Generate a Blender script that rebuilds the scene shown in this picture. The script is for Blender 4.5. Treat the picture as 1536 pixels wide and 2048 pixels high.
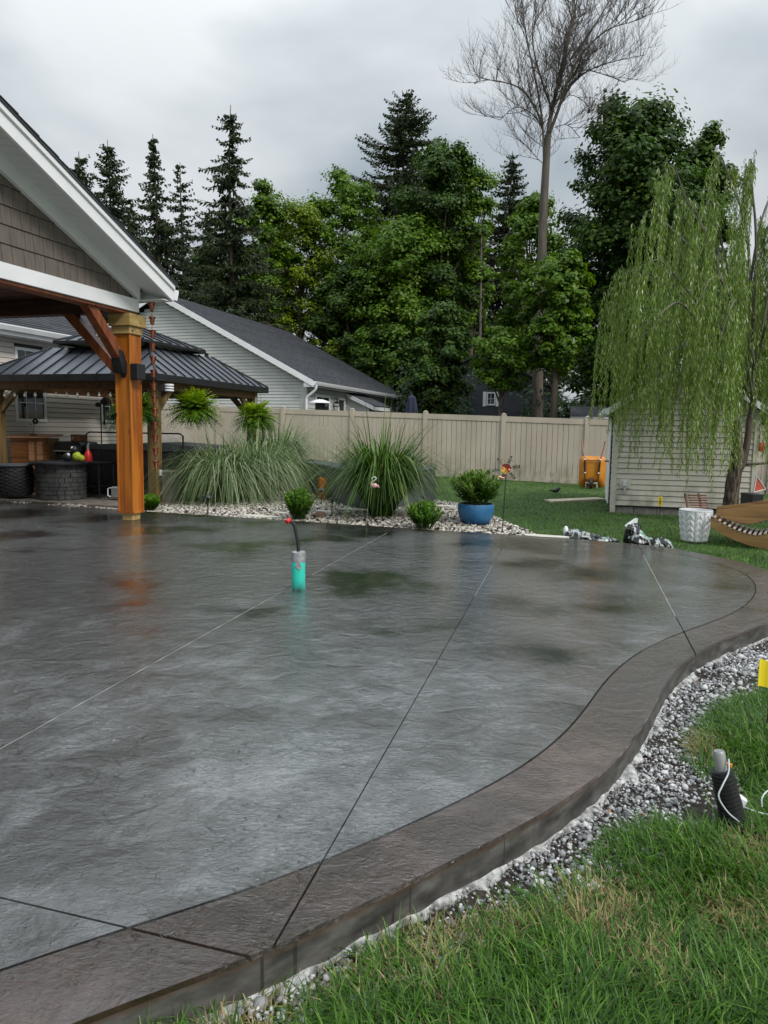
import bpy, bmesh, math, random
import numpy as np
from mathutils import Vector, Matrix, noise as mnoise
R = math.radians
random.seed(7)
rng = np.random.default_rng(11)
for o in list(bpy.data.objects): bpy.data.objects.remove(o)
SC = bpy.context.scene
COL = SC.collection
# ------------------------------------------------------------------ camera, world, sun, exposure
FPX, CZ = 1479.0, 1.28
PITCH, ROLL = math.atan((1024-861)/FPX), 0.016
cam = bpy.data.cameras.new('camera'); cam.sensor_fit = 'VERTICAL'; cam.sensor_height = 36; cam.lens = FPX/2048*36
cam.clip_start = .05; cam.clip_end = 2000
camo = bpy.data.objects.new('camera', cam); COL.objects.link(camo)
camo.matrix_world = Matrix.Translation((0, 0, CZ)) @ Matrix.Rotation(math.pi/2-PITCH, 4, 'X') @ Matrix.Rotation(ROLL, 4, 'Z')
SC.camera = camo
SUN_EL, SUN_AZ = R(42), R(135)      # compass azimuth, clockwise from +Y
W = bpy.data.worlds.new('World'); SC.world = W; W.use_nodes = True
nt = W.node_tree; nt.nodes.clear()
def N(nt, t, **k):
    n = nt.nodes.new(t)
    for a, b in k.items(): setattr(n, a, b)
    return n
sky = N(nt, 'ShaderNodeTexSky', sky_type='NISHITA', sun_disc=False, sun_elevation=SUN_EL, sun_rotation=SUN_AZ)
tc = N(nt, 'ShaderNodeTexCoord'); sep = N(nt, 'ShaderNodeSeparateXYZ'); nt.links.new(tc.outputs['Generated'], sep.inputs[0])
mz = N(nt, 'ShaderNodeMath', operation='MAXIMUM'); nt.links.new(sep.outputs[2], mz.inputs[0]); mz.inputs[1].default_value = 0
az = N(nt, 'ShaderNodeMath', operation='ADD'); nt.links.new(mz.outputs[0], az.inputs[0]); az.inputs[1].default_value = .32
dv = N(nt, 'ShaderNodeVectorMath', operation='DIVIDE'); nt.links.new(tc.outputs['Generated'], dv.inputs[0])
cb = N(nt, 'ShaderNodeCombineXYZ')
for i in range(3): nt.links.new(az.outputs[0], cb.inputs[i])
nt.links.new(cb.outputs[0], dv.inputs[1])
nz = N(nt, 'ShaderNodeTexNoise'); nz.inputs['Scale'].default_value = 1.7; nz.inputs['Detail'].default_value = 5; nz.inputs['Roughness'].default_value = .46; nz.inputs['Distortion'].default_value = .25
nt.links.new(dv.outputs[0], nz.inputs['Vector'])
cr = N(nt, 'ShaderNodeValToRGB'); cr.color_ramp.elements[0].position = .38; cr.color_ramp.elements[1].position = .62
cr.color_ramp.elements[0].color = (.49, .56, .615, 1); cr.color_ramp.elements[1].color = (.93, .97, .985, 1)
nt.links.new(nz.outputs[0], cr.inputs[0])
gz_ = N(nt, 'ShaderNodeMapRange'); gz_.inputs['From Min'].default_value = 0; gz_.inputs['From Max'].default_value = 1; gz_.inputs['To Min'].default_value = 4.25; gz_.inputs['To Max'].default_value = 17
pw_ = N(nt, 'ShaderNodeMath', operation='POWER'); pw_.inputs[1].default_value = 2; nt.links.new(mz.outputs[0], pw_.inputs[0]); nt.links.new(pw_.outputs[0], gz_.inputs['Value'])
mul = N(nt, 'ShaderNodeVectorMath', operation='SCALE'); nt.links.new(cr.outputs[0], mul.inputs[0]); nt.links.new(gz_.outputs[0], mul.inputs['Scale'])
mx = N(nt, 'ShaderNodeMix', data_type='RGBA'); mx.inputs[0].default_value = .93
nt.links.new(sky.outputs[0], mx.inputs[6]); nt.links.new(mul.outputs[0], mx.inputs[7])
bg = N(nt, 'ShaderNodeBackground'); bg.inputs[1].default_value = .1
nt.links.new(mx.outputs[2], bg.inputs[0])
wo = N(nt, 'ShaderNodeOutputWorld'); nt.links.new(bg.outputs[0], wo.inputs[0])
sl = bpy.data.lights.new('sun', 'SUN'); sl.energy = 1.5; sl.angle = R(16); sl.color = (1, .965, .92)
so = bpy.data.objects.new('sun', sl); COL.objects.link(so)
sd = Vector((math.sin(SUN_AZ)*math.cos(SUN_EL), math.cos(SUN_AZ)*math.cos(SUN_EL), math.sin(SUN_EL)))
so.rotation_euler = sd.to_track_quat('Z', 'Y').to_euler()
SC.view_settings.view_transform = 'Standard'; SC.view_settings.look = 'None'; SC.view_settings.gamma = 1
SC.view_settings.exposure = .58; SC.view_settings.use_curve_mapping = False
SC.render.engine = 'CYCLES'
SC.cycles.max_bounces = 6; SC.cycles.transparent_max_bounces = 8

# ------------------------------------------------------------------ surveying helpers
def at(px, py, z=None, Y=None):
    """the point of the yard that the photograph shows at (px, py): at height z, or at depth Y"""
    x, y = px-768, py-1024
    c, s = math.cos(ROLL), math.sin(ROLL)
    xr, yr = x*c+y*s, -x*s+y*c
    d = (xr, FPX*math.cos(PITCH)-yr*math.sin(PITCH), -FPX*math.sin(PITCH)-yr*math.cos(PITCH))
    t = (z-CZ)/d[2] if z is not None else Y/d[1]
    return Vector((d[0]*t, d[1]*t, CZ+d[2]*t))
TH = R(17.7)
FO = Vector((5.83, 21.5, 0))
def sm(a, b, x):
    t = min(1, max(0, (x-a)/(b-a))); return t*t*(3-2*t)
def ground(x, y):
    lx = (x-FO.x)*math.cos(TH)-(y-FO.y)*math.sin(TH); ly = (x-FO.x)*math.sin(TH)+(y-FO.y)*math.cos(TH)
    w = sm(-10, 0, ly)
    near = -.146+.010*mnoise.noise(Vector((x*.9, y*.9, 3)))*(1-w)
    return near*(1-w)+w*(-.20-.02*max(-17, min(4, lx)))

# ------------------------------------------------------------------ mesh helpers
class MB:
    def __init__(s): s.v = []; s.f = []; s.m = Matrix.Identity(4)
    def add(s, vs, fs):
        n = len(s.v); s.v += [tuple(s.m @ Vector(v)) for v in vs]; s.f += [tuple(i+n for i in f) for f in fs]; return s
    def box(s, x0, x1, y0, y1, z0, z1, b=0):
        if b:
            b = min(b, (x1-x0)*.45, (y1-y0)*.45, (z1-z0)*.45)
            V = []; idx = {}
            for ax in range(3):
                for sx in (0, 1):
                    for sy in (0, 1):
                        for sz in (0, 1):
                            q = [(x0, x1)[sx], (y0, y1)[sy], (z0, z1)[sz]]; sg = [sx, sy, sz]
                            for k in range(3):
                                if k != ax: q[k] += b*(1-2*sg[k])
                            idx[(ax, sx, sy, sz)] = len(V); V.append(q)
            F = []
            for ax in range(3):
                o = [k for k in range(3) if k != ax]
                for e in (0, 1):
                    def K(a, c):
                        sg = [0, 0, 0]; sg[ax] = e; sg[o[0]] = a; sg[o[1]] = c; return idx[(ax, *sg)]
                    q = (K(0, 0), K(1, 0), K(1, 1), K(0, 1))
                    F.append(q if (e == 1) ^ (ax == 1) else q[::-1])
            for ax in range(3):
                o = [k for k in range(3) if k != ax]
                for a in (0, 1):
                    for c in (0, 1):
                        def K2(f, e):
                            sg = [0, 0, 0]; sg[ax] = e; sg[o[0]] = a; sg[o[1]] = c; return idx[(f, *sg)]
                        F.append((K2(o[0], 0), K2(o[0], 1), K2(o[1], 1), K2(o[1], 0)))
            for sx in (0, 1):
                for sy in (0, 1):
                    for sz in (0, 1): F.append((idx[(0, sx, sy, sz)], idx[(1, sx, sy, sz)], idx[(2, sx, sy, sz)]))
            return s.add(V, F)
        return s.add([(x0,y0,z0),(x1,y0,z0),(x1,y1,z0),(x0,y1,z0),(x0,y0,z1),(x1,y0,z1),(x1,y1,z1),(x0,y1,z1)],
                     [(0,3,2,1),(4,5,6,7),(0,1,5,4),(1,2,6,5),(2,3,7,6),(3,0,4,7)])
    def hexa(s, p): return s.add(p, [(0,3,2,1),(4,5,6,7),(0,1,5,4),(1,2,6,5),(2,3,7,6),(3,0,4,7)])
    def prism(s, poly, a, b, ax='z'):
        """polygon extruded: ax z -> poly(x,y); ax x -> poly(y,z); ax y -> poly(x,z)"""
        n = len(poly)
        def P(q, t): return (q[0], q[1], t) if ax == 'z' else ((t, q[0], q[1]) if ax == 'x' else (q[0], t, q[1]))
        return s.add([P(q, a) for q in poly]+[P(q, b) for q in poly],
                     [tuple(range(n))[::-1], tuple(range(n, 2*n))]+[(i, (i+1)%n, n+(i+1)%n, n+i) for i in range(n)])
    def tube(s, pts, r, n=8, cap=True):
        pts = [Vector(p) for p in pts]; m = len(pts)
        rr = r if isinstance(r, (list, tuple)) else [r]*m
        V = []; F = []; ref = Vector((0, 0, 1))
        t0 = (pts[1]-pts[0]).normalized()
        if abs(t0.z) > .9: ref = Vector((1, 0, 0))
        a = t0.cross(ref).normalized()
        for i, p in enumerate(pts):
            t = (pts[min(i+1, m-1)]-pts[max(i-1, 0)]).normalized()
            a = (a-t*a.dot(t))
            a = a.normalized() if a.length > 1e-6 else t.orthogonal().normalized()
            b = t.cross(a)
            for k in range(n):
                w = 2*math.pi*k/n; V.append(p+(a*math.cos(w)+b*math.sin(w))*rr[i])
        for i in range(m-1):
            for k in range(n): F.append((i*n+k, i*n+(k+1)%n, (i+1)*n+(k+1)%n, (i+1)*n+k))
        if cap: F += [tuple(range(n))[::-1], tuple(range((m-1)*n, m*n))]
        return s.add(V, F)
    def lathe(s, prof, n=24, c=(0, 0), cap=True):
        V = []; F = []; m = len(prof)
        for r, z in prof:
            for k in range(n):
                w = 2*math.pi*k/n; V.append((c[0]+r*math.cos(w), c[1]+r*math.sin(w), z))
        for i in range(m-1):
            for k in range(n): F.append((i*n+k, i*n+(k+1)%n, (i+1)*n+(k+1)%n, (i+1)*n+k))
        if cap:
            if prof[0][0] > 1e-4: F.append(tuple(range(n))[::-1])
            if prof[-1][0] > 1e-4: F.append(tuple(range((m-1)*n, m*n)))
        return s.add(V, F)
    def ball(s, c, r, n=10, m=6):
        c = Vector(c); rx, ry, rz = r if isinstance(r, (tuple, list)) else (r, r, r)
        V = [(c.x, c.y, c.z-rz)]; F = []
        for i in range(1, m):
            p = math.pi*i/m
            for k in range(n):
                w = 2*math.pi*k/n; V.append((c.x+rx*math.sin(p)*math.cos(w), c.y+ry*math.sin(p)*math.sin(w), c.z-rz*math.cos(p)))
        V.append((c.x, c.y, c.z+rz)); L = len(V)-1
        for k in range(n):
            F.append((0, 1+(k+1)%n, 1+k)); F.append((L, L-n+k, L-n+(k+1)%n))
        for i in range(m-2):
            for k in range(n): F.append((1+i*n+k, 1+i*n+(k+1)%n, 1+(i+1)*n+(k+1)%n, 1+(i+1)*n+k))
        return s.add(V, F)
    def build(s, name, mat, parent=None, smooth=False, kind=None):
        me = bpy.data.meshes.new(name); me.from_pydata(s.v, [], s.f)
        if smooth: me.polygons.foreach_set('use_smooth', [True]*len(me.polygons))
        me.materials.append(mat)
        o = bpy.data.objects.new(name, me); COL.objects.link(o)
        if smooth:
            try: me.set_sharp_from_angle(angle=R(42))
            except Exception: pass
        if parent: o.parent = parent
        if kind: o['kind'] = kind
        return o
def fixn(o):
    bm = bmesh.new(); bm.from_mesh(o.data); bmesh.ops.recalc_face_normals(bm, faces=bm.faces); bm.to_mesh(o.data); bm.free(); return o
def np_mesh(name, V, F, mat, parent=None, rnd=None, smooth=False, kind=None):
    V = np.asarray(V, np.float32); F = np.asarray(F, np.int32); k = F.shape[1]
    me = bpy.data.meshes.new(name)
    me.vertices.add(len(V)); me.vertices.foreach_set('co', V.ravel())
    me.loops.add(F.size); me.loops.foreach_set('vertex_index', F.ravel())
    me.polygons.add(len(F)); me.polygons.foreach_set('loop_start', np.arange(0, F.size, k, dtype=np.int32))
    try: me.polygons.foreach_set('loop_total', np.full(len(F), k, np.int32))
    except Exception: pass
    if smooth: me.polygons.foreach_set('use_smooth', np.ones(len(F), bool))
    if rnd is not None:
        a = me.attributes.new('rnd', 'FLOAT', 'POINT'); a.data.foreach_set('value', np.asarray(rnd, np.float32))
    me.update(calc_edges=True); me.materials.append(mat)
    o = bpy.data.objects.new(name, me); COL.objects.link(o)
    if parent: o.parent = parent
    if kind: o['kind'] = kind
    return o
def thing(name, label, cat, loc=(0, 0, 0), rz=0, group=None):
    o = bpy.data.objects.new(name, None); COL.objects.link(o); o.location = loc; o.rotation_euler = (0, 0, rz)
    o.empty_display_size = .2
    o['label'] = label; o['category'] = cat
    if group: o['group'] = group
    return o
def tag(o, label, cat, group=None):
    o['label'] = label; o['category'] = cat
    if group: o['group'] = group
    return o
def share(name, me, parent, loc=(0, 0, 0), rot=None):
    o = bpy.data.objects.new(name, me); COL.objects.link(o); o.location = loc
    if rot: o.rotation_euler = rot
    if parent: o.parent = parent
    return o

# ------------------------------------------------------------------ materials
def base_mat(name):
    m = bpy.data.materials.new(name); m.use_nodes = True
    return m, m.node_tree, m.node_tree.nodes['Principled BSDF']
def ramp(nt, stops):
    r = N(nt, 'ShaderNodeValToRGB'); e = r.color_ramp.elements
    while len(e) < len(stops): e.new(.5)
    for i, (p, c) in enumerate(stops): e[i].position = p; e[i].color = (*c, 1)
    return r
def M(name, c1, c2=None, scale=3, rough=.6, bump=0, bscale=40, metal=0, stretch=(1, 1, 1), spec=.5, detail=5, coat=0, lo=.35, hi=.65, dist=.002, rough2=None):
    m, nt, p = base_mat(name)
    p.inputs['Roughness'].default_value = rough; p.inputs['Metallic'].default_value = metal
    p.inputs['Specular IOR Level'].default_value = spec
    if coat: p.inputs['Coat Weight'].default_value = coat; p.inputs['Coat Roughness'].default_value = .12
    tc = N(nt, 'ShaderNodeTexCoord'); mp = N(nt, 'ShaderNodeMapping'); mp.inputs['Scale'].default_value = stretch
    nt.links.new(tc.outputs['Object'], mp.inputs[0])
    if c2 is None: c2 = tuple(x*.8 for x in c1)
    n = N(nt, 'ShaderNodeTexNoise'); n.inputs['Scale'].default_value = scale; n.inputs['Detail'].default_value = detail
    nt.links.new(mp.outputs[0], n.inputs['Vector'])
    r = ramp(nt, [(lo, c1), (hi, c2)]); nt.links.new(n.outputs[0], r.inputs[0]); nt.links.new(r.outputs[0], p.inputs['Base Color'])
    if rough2 is not None:
        rr = N(nt, 'ShaderNodeMapRange'); rr.inputs['From Min'].default_value = lo; rr.inputs['From Max'].default_value = hi
        rr.inputs['To Min'].default_value = rough; rr.inputs['To Max'].default_value = rough2
        nt.links.new(n.outputs[0], rr.inputs[0]); nt.links.new(rr.outputs[0], p.inputs['Roughness'])
    if bump:
        n2 = N(nt, 'ShaderNodeTexNoise'); n2.inputs['Scale'].default_value = bscale; n2.inputs['Detail'].default_value = 4
        nt.links.new(mp.outputs[0], n2.inputs['Vector'])
        b = N(nt, 'ShaderNodeBump'); b.inputs['Strength'].default_value = bump; b.inputs['Distance'].default_value = dist
        nt.links.new(n2.outputs[0], b.inputs['Height']); nt.links.new(b.outputs[0], p.inputs['Normal'])
    return m
def leaf_mat(name, stops, rough=.45, transl=.3, spec=.35, wear=0):
    """stops: ramp over the per-leaf random value (kinds of leaf: darker old, paler young, dried)"""
    m, nt, p = base_mat(name)
    a = N(nt, 'ShaderNodeAttribute', attribute_name='rnd')
    r = ramp(nt, stops); nt.links.new(a.outputs['Fac'], r.inputs[0])
    nt.links.new(r.outputs[0], p.inputs['Base Color']); p.inputs['Roughness'].default_value = rough; p.inputs['Specular IOR Level'].default_value = spec
    t = N(nt, 'ShaderNodeBsdfTranslucent'); hs = N(nt, 'ShaderNodeHueSaturation'); hs.inputs['Saturation'].default_value = 1.15; hs.inputs['Value'].default_value = 1.3
    nt.links.new(r.outputs[0], hs.inputs['Color']); nt.links.new(hs.outputs[0], t.inputs[0])
    mx = N(nt, 'ShaderNodeMixShader'); mx.inputs[0].default_value = transl
    nt.links.new(p.outputs[0], mx.inputs[1]); nt.links.new(t.outputs[0], mx.inputs[2])
    nt.links.new(mx.outputs[0], nt.nodes['Material Output'].inputs[0])
    return m
def wood(name, c1, c2, ax=2, scale=14, rough=.5, knots=True, coat=0, dark=None):
    m, nt, p = base_mat(name)
    tc = N(nt, 'ShaderNodeTexCoord'); mp = N(nt, 'ShaderNodeMapping'); st = [1, 1, 1]; st[ax] = .07
    mp.inputs['Scale'].default_value = st; nt.links.new(tc.outputs['Object'], mp.inputs[0])
    n = N(nt, 'ShaderNodeTexNoise'); n.inputs['Scale'].default_value = scale; n.inputs['Detail'].default_value = 6; n.inputs['Distortion'].default_value = .6
    nt.links.new(mp.outputs[0], n.inputs['Vector'])
    d = dark or tuple(x*.35 for x in c1)
    r = ramp(nt, [(.28, d), (.42, c1), (.62, c2)]); nt.links.new(n.outputs[0], r.inputs[0])
    last = r.outputs[0]
    if knots:
        mp2 = N(nt, 'ShaderNodeMapping'); st2 = [1, 1, 1]; st2[ax] = .45; mp2.inputs['Scale'].default_value = st2; nt.links.new(tc.outputs['Object'], mp2.inputs[0])
        vo = N(nt, 'ShaderNodeTexVoronoi'); vo.inputs['Scale'].default_value = 4.2; nt.links.new(mp2.outputs[0], vo.inputs['Vector'])
        k = ramp(nt, [(.05, (1, 1, 1)), (.10, (0, 0, 0))]); nt.links.new(vo.outputs['Distance'], k.inputs[0])
        mx = N(nt, 'ShaderNodeMix', data_type='RGBA'); nt.links.new(k.outputs[0], mx.inputs[0]); nt.links.new(last, mx.inputs[6]); mx.inputs[7].default_value = (*[x*.25 for x in c1], 1)
        last = mx.outputs[2]
    nt.links.new(last, p.inputs['Base Color']); p.inputs['Roughness'].default_value = rough
    if coat: p.inputs['Coat Weight'].default_value = coat; p.inputs['Coat Roughness'].default_value = .25
    b = N(nt, 'ShaderNodeBump'); b.inputs['Strength'].default_value = .3; b.inputs['Distance'].default_value = .002
    nt.links.new(n.outputs[0], b.inputs['Height']); nt.links.new(b.outputs[0], p.inputs['Normal'])
    return m

def patio_mat(name, cA, cB, cC, rlo, rhi, seed=0, stretch=(1, 1, 1), crack=.5, dry_or_sheen=(.0, 2.75, 0, 2.7), ior=2.15):
    """wet stamped concrete: slate texture, hairline cleft marks, patches that have dried or hold water, sky sheen painted as a paler round zone"""
    m, nt, p = base_mat(name); L = nt.links.new
    tc = N(nt, 'ShaderNodeTexCoord'); mp = N(nt, 'ShaderNodeMapping'); mp.inputs['Location'].default_value = (seed, seed*.7, 0); mp.inputs['Scale'].default_value = stretch
    L(tc.outputs['Object'], mp.inputs[0])
    def noi(sc, det=4, dist=0, rg=.5, vec=None):
        n = N(nt, 'ShaderNodeTexNoise'); n.inputs['Scale'].default_value = sc; n.inputs['Detail'].default_value = det; n.inputs['Distortion'].default_value = dist; n.inputs['Roughness'].default_value = rg
        L(vec or mp.outputs[0], n.inputs['Vector']); return n
    def mth(op, a, b=None, clamp=False):
        n = N(nt, 'ShaderNodeMath', operation=op, use_clamp=clamp)
        for i, q in enumerate((a, b)):
            if q is None: continue
            if isinstance(q, (int, float)): n.inputs[i].default_value = q
            else: L(q, n.inputs[i])
        return n.outputs[0]
    big = noi(.75, 5, .5, .55); med = noi(4.5, 5, .4, .6)
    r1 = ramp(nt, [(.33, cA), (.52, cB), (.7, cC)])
    mixv = mth('ADD', mth('MULTIPLY', big.outputs[0], .62), mth('MULTIPLY', med.outputs[0], .38)); 
    ds = N(nt, 'ShaderNodeVectorMath', operation='DISTANCE'); L(tc.outputs['Object'], ds.inputs[0]); ds.inputs[1].default_value = dry_or_sheen[:3]  # paler towards this point: sky sheen put into the concrete's colour
    dm = N(nt, 'ShaderNodeMapRange', interpolation_type='SMOOTHSTEP'); dm.inputs['From Min'].default_value = .4; dm.inputs['From Max'].default_value = dry_or_sheen[3]; dm.inputs['To Min'].default_value = .10; dm.inputs['To Max'].default_value = -.03
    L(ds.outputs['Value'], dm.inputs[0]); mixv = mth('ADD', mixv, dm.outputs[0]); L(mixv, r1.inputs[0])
    mpv = N(nt, 'ShaderNodeMapping'); mpv.inputs['Scale'].default_value = (1, 1.7, 1); L(mp.outputs[0], mpv.inputs[0]); vy = noi(34, 7, .9, .72, mpv.outputs[0]); vr = ramp(nt, [(.34, (.6, .6, .6)), (.5, (.97, .97, .97)), (.66, (1.32, 1.32, 1.32))]); L(vy.outputs[0], vr.inputs[0])
    mv = N(nt, 'ShaderNodeMix', data_type='RGBA', blend_type='MULTIPLY'); mv.inputs[0].default_value = 1; L(r1.outputs[0], mv.inputs[6]); L(vr.outputs[0], mv.inputs[7])
    fine = noi(160, 3); sp = ramp(nt, [(.35, (.82, .82, .82)), (.7, (1.12, 1.12, 1.12))]); L(fine.outputs[0], sp.inputs[0])
    mc = N(nt, 'ShaderNodeMix', data_type='RGBA', blend_type='MULTIPLY'); mc.inputs[0].default_value = 1; L(mv.outputs[2], mc.inputs[6]); L(sp.outputs[0], mc.inputs[7])
    # cleft marks: thin valleys of a distorted noise, only in patches
    dn = noi(11, 4, 1.6, .55); v = mth('ABSOLUTE', mth('SUBTRACT', dn.outputs[0], .5)); v = mth('SUBTRACT', 1, mth('DIVIDE', v, .017), True)
    mk = noi(19, 2, 0); mk2 = ramp(nt, [(.53, (0, 0, 0)), (.60, (1, 1, 1))]); L(mk.outputs[0], mk2.inputs[0])
    crk = mth('MULTIPLY', v, mk2.outputs[0])
    mcr = N(nt, 'ShaderNodeMix', data_type='RGBA'); L(mth('MULTIPLY', crk, .55*crack/.5), mcr.inputs[0]); L(mc.outputs[2], mcr.inputs[6]); mcr.inputs[7].default_value = (.012, .012, .013, 1)
    L(mcr.outputs[2], p.inputs['Base Color'])
    # relief
    mpw = mpv
    w2 = noi(6.5, 4, .9, .5)
    ab = mth('ABSOLUTE', mth('SUBTRACT', noi(17, 4, 1.1, .6, mpw.outputs[0]).outputs[0], .5))
    h = mth('ADD', mth('MULTIPLY', vy.outputs[0], .8), mth('MULTIPLY', w2.outputs[0], 2.6))
    h = mth('ADD', h, mth('MULTIPLY', ab, 1.0)); h = mth('SUBTRACT', h, mth('MULTIPLY', crk, .45*crack/.5))
    rel = noi(.9, 3, .2); rm = N(nt, 'ShaderNodeMapRange'); rm.inputs['From Min'].default_value = .36; rm.inputs['From Max'].default_value = .62; rm.inputs['To Min'].default_value = .12; rm.inputs['To Max'].default_value = 1
    L(rel.outputs[0], rm.inputs[0])
    b = N(nt, 'ShaderNodeBump'); b.inputs['Distance'].default_value = .011; L(rm.outputs[0], b.inputs['Strength']); L(h, b.inputs['Height'])
    L(b.outputs[0], p.inputs['Normal'])
    mr = N(nt, 'ShaderNodeMapRange'); mr.inputs['From Min'].default_value = .35; mr.inputs['From Max'].default_value = .65; mr.inputs['To Min'].default_value = rlo; mr.inputs['To Max'].default_value = rhi
    L(mth('ADD', mth('MULTIPLY', noi(1.3, 5, .6).outputs[0], .7), mth('MULTIPLY', med.outputs[0], .3)), mr.inputs[0]); L(mr.outputs[0], p.inputs['Roughness'])
    p.inputs['IOR'].default_value = ior
    p.inputs['Coat Weight'].default_value = 1; p.inputs['Coat Roughness'].default_value = .055; p.inputs['Coat IOR'].default_value = 1.5
    b2 = N(nt, 'ShaderNodeBump'); b2.inputs['Distance'].default_value = .0095; L(rm.outputs[0], b2.inputs['Strength']); L(h, b2.inputs['Height']); L(b2.outputs[0], p.inputs['Coat Normal'])
    return m

mt = {}
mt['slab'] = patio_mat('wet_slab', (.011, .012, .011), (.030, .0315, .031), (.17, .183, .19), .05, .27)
mt['slab_border'] = patio_mat('wet_brown_border', (.016, .009, .007), (.040, .023, .017), (.13, .085, .072), .12, .30, seed=4, ior=1.75, dry_or_sheen=(-.3, 1.3, 0, 3.0), crack=.4)  # border carries its own painted sheen centre
mt['slab_side'] = M('concrete_side', (.05, .047, .042), (.19, .18, .16), 5, .75, .5, 60, stretch=(1, 1, 1), dist=.004, lo=.38, hi=.7)
mt['soil'] = M('wet_soil', (.018, .013, .009), (.05, .038, .028), 12, .8, 1, 50, dist=.02)
mt['crust'] = M('cement_crust', (.17, .168, .16), (.6, .6, .58), 26, .85, .9, 60, dist=.012)
mt['white_trim'] = M('white_trim', (.84, .845, .85), (.77, .78, .79), 2.5, .45)
mt['white_vinyl'] = M('white_vinyl', (.72, .73, .74), (.66, .67, .68), 2, .5)
mt['shingle_brown'] = M('taupe_shake', (.155, .13, .108), (.115, .096, .08), 9, .7, .35, 26, stretch=(1, 3, .5), dist=.003)
mt['siding_beige'] = M('beige_siding', (.66, .61, .54), (.58, .53, .47), 3, .55, .25, 30, stretch=(1, .3, 3))
mt['siding_grey'] = M('grey_siding', (.54, .56, .53), (.48, .49, .47), 1.3, .55)
mt['siding_shed'] = M('shed_siding', (.66, .625, .55), (.56, .525, .455), 4, .55, .25, 30, stretch=(.3, 1, 3))
mt['fence'] = M('tan_vinyl', (.52, .45, .365), (.44, .375, .30), 1.6, .5, .3, 3, stretch=(1, 1, .5), dist=.02)
def roof_mat():
    m, nt, p = base_mat('asphalt_shingles'); L = nt.links.new
    tc = N(nt, 'ShaderNodeTexCoord'); br = N(nt, 'ShaderNodeTexBrick'); br.inputs['Scale'].default_value = 1
    br.inputs['Brick Width'].default_value = .28; br.inputs['Row Height'].default_value = .14; br.inputs['Mortar Size'].default_value = .006
    br.inputs['Color1'].default_value = (.028, .030, .036, 1); br.inputs['Color2'].default_value = (.058, .061, .071, 1); br.inputs['Mortar'].default_value = (.02, .02, .022, 1)
    mp = N(nt, 'ShaderNodeMapping'); mp.inputs['Rotation'].default_value = (0, 0, R(90)); L(tc.outputs['Object'], mp.inputs[0]); L(mp.outputs[0], br.inputs['Vector'])
    n = N(nt, 'ShaderNodeTexNoise'); n.inputs['Scale'].default_value = 60; L(tc.outputs['Object'], n.inputs['Vector'])
    r = ramp(nt, [(.3, (.7, .7, .7)), (.7, (1.25, 1.25, 1.25))]); L(n.outputs[0], r.inputs[0])
    mx = N(nt, 'ShaderNodeMix', data_type='RGBA', blend_type='MULTIPLY'); mx.inputs[0].default_value = 1; L(br.outputs[0], mx.inputs[6]); L(r.outputs[0], mx.inputs[7])
    L(mx.outputs[2], p.inputs['Base Color']); p.inputs['Roughness'].default_value = .8
    b = N(nt, 'ShaderNodeBump'); b.inputs['Strength'].default_value = .6; b.inputs['Distance'].default_value = .01; L(n.outputs[0], b.inputs['Height']); L(b.outputs[0], p.inputs['Normal'])
    return m
mt['roof'] = roof_mat()
mt['post'] = wood('stained_cedar', (.33, .092, .007), (.48, .155, .014), 2, 13, .42, True, .2, (.15, .033, .004))
mt['brace'] = wood('brace_wood', (.17, .042, .014), (.25, .075, .022), 2, 18, .45, False)
mt['raw_wood'] = wood('raw_treated_wood', (.36, .24, .085), (.47, .33, .13), 0, 12, .65, True)
mt['post2'] = wood('weathered_post', (.135, .085, .028), (.215, .14, .055), 2, 14, .6, True)
mt['beam_wood'] = wood('gazebo_beam', (.10, .042, .013), (.16, .07, .02), 1, 14, .55, False)
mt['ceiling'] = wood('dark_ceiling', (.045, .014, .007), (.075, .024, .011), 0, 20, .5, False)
mt['cabinet'] = wood('cabinet_wood', (.17, .062, .015), (.25, .10, .026), 0, 18, .5, False)
mt['louver'] = wood('louver_wood', (.40, .19, .10), (.5, .26, .15), 0, 18, .5, False)
mt['lounger'] = wood('teak_side', (.21, .115, .04), (.32, .185, .07), 0, 14, .5, True)
mt['slat_pale'] = wood('pale_slat', (.30, .265, .23), (.42, .375, .33), 1, 14, .55, False)
mt['slat_dark'] = wood('dark_slat', (.12, .05, .03), (.2, .09, .055), 0, 18, .5, False)
mt['board'] = wood('weathered_board', (.5, .43, .32), (.66, .58, .45), 0, 12, .7, False)
mt['black'] = M('black_plastic', (.012, .012, .013), (.02, .02, .022), 5, .5)
mt['black_metal'] = M('black_metal', (.015, .015, .017), (.025, .025, .028), 6, .4, metal=.3)
mt['metal_roof'] = M('charcoal_metal', (.085, .095, .115), (.11, .12, .14), 1.6, .33, metal=.35, rough2=.45)
mt['glass'] = M('window_glass', (.012, .014, .016), (.02, .022, .025), 1, .06, spec=.8)
mt['copper'] = M('copper', (.45, .17, .10), (.28, .10, .06), 14, .33, metal=.9)
mt['cover'] = M('grey_cover', (.085, .092, .10), (.065, .07, .078), 2.2, .72, .6, 9, dist=.02)
mt['blue_pot'] = M('blue_glaze', (.02, .11, .26), (.045, .19, .38), 4, .22, coat=.5, lo=.3, hi=.7)
mt['white_pot'] = M('white_plastic', (.72, .73, .74), (.66, .67, .68), 5, .5)
mt['orange'] = M('orange_poly', (.62, .24, .02), (.5, .18, .015), 3, .4)
mt['yellow'] = M('yellow_plastic', (.85, .68, .02), (.78, .6, .015), 4, .5)
mt['teal'] = M('teal_pipe', (.02, .50, .38), (.04, .58, .46), 9, .38, .2, 40)
mt['tape'] = M('duct_tape', (.3, .3, .31), (.48, .48, .49), 14, .35, .8, 30, metal=.4, dist=.006)
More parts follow.
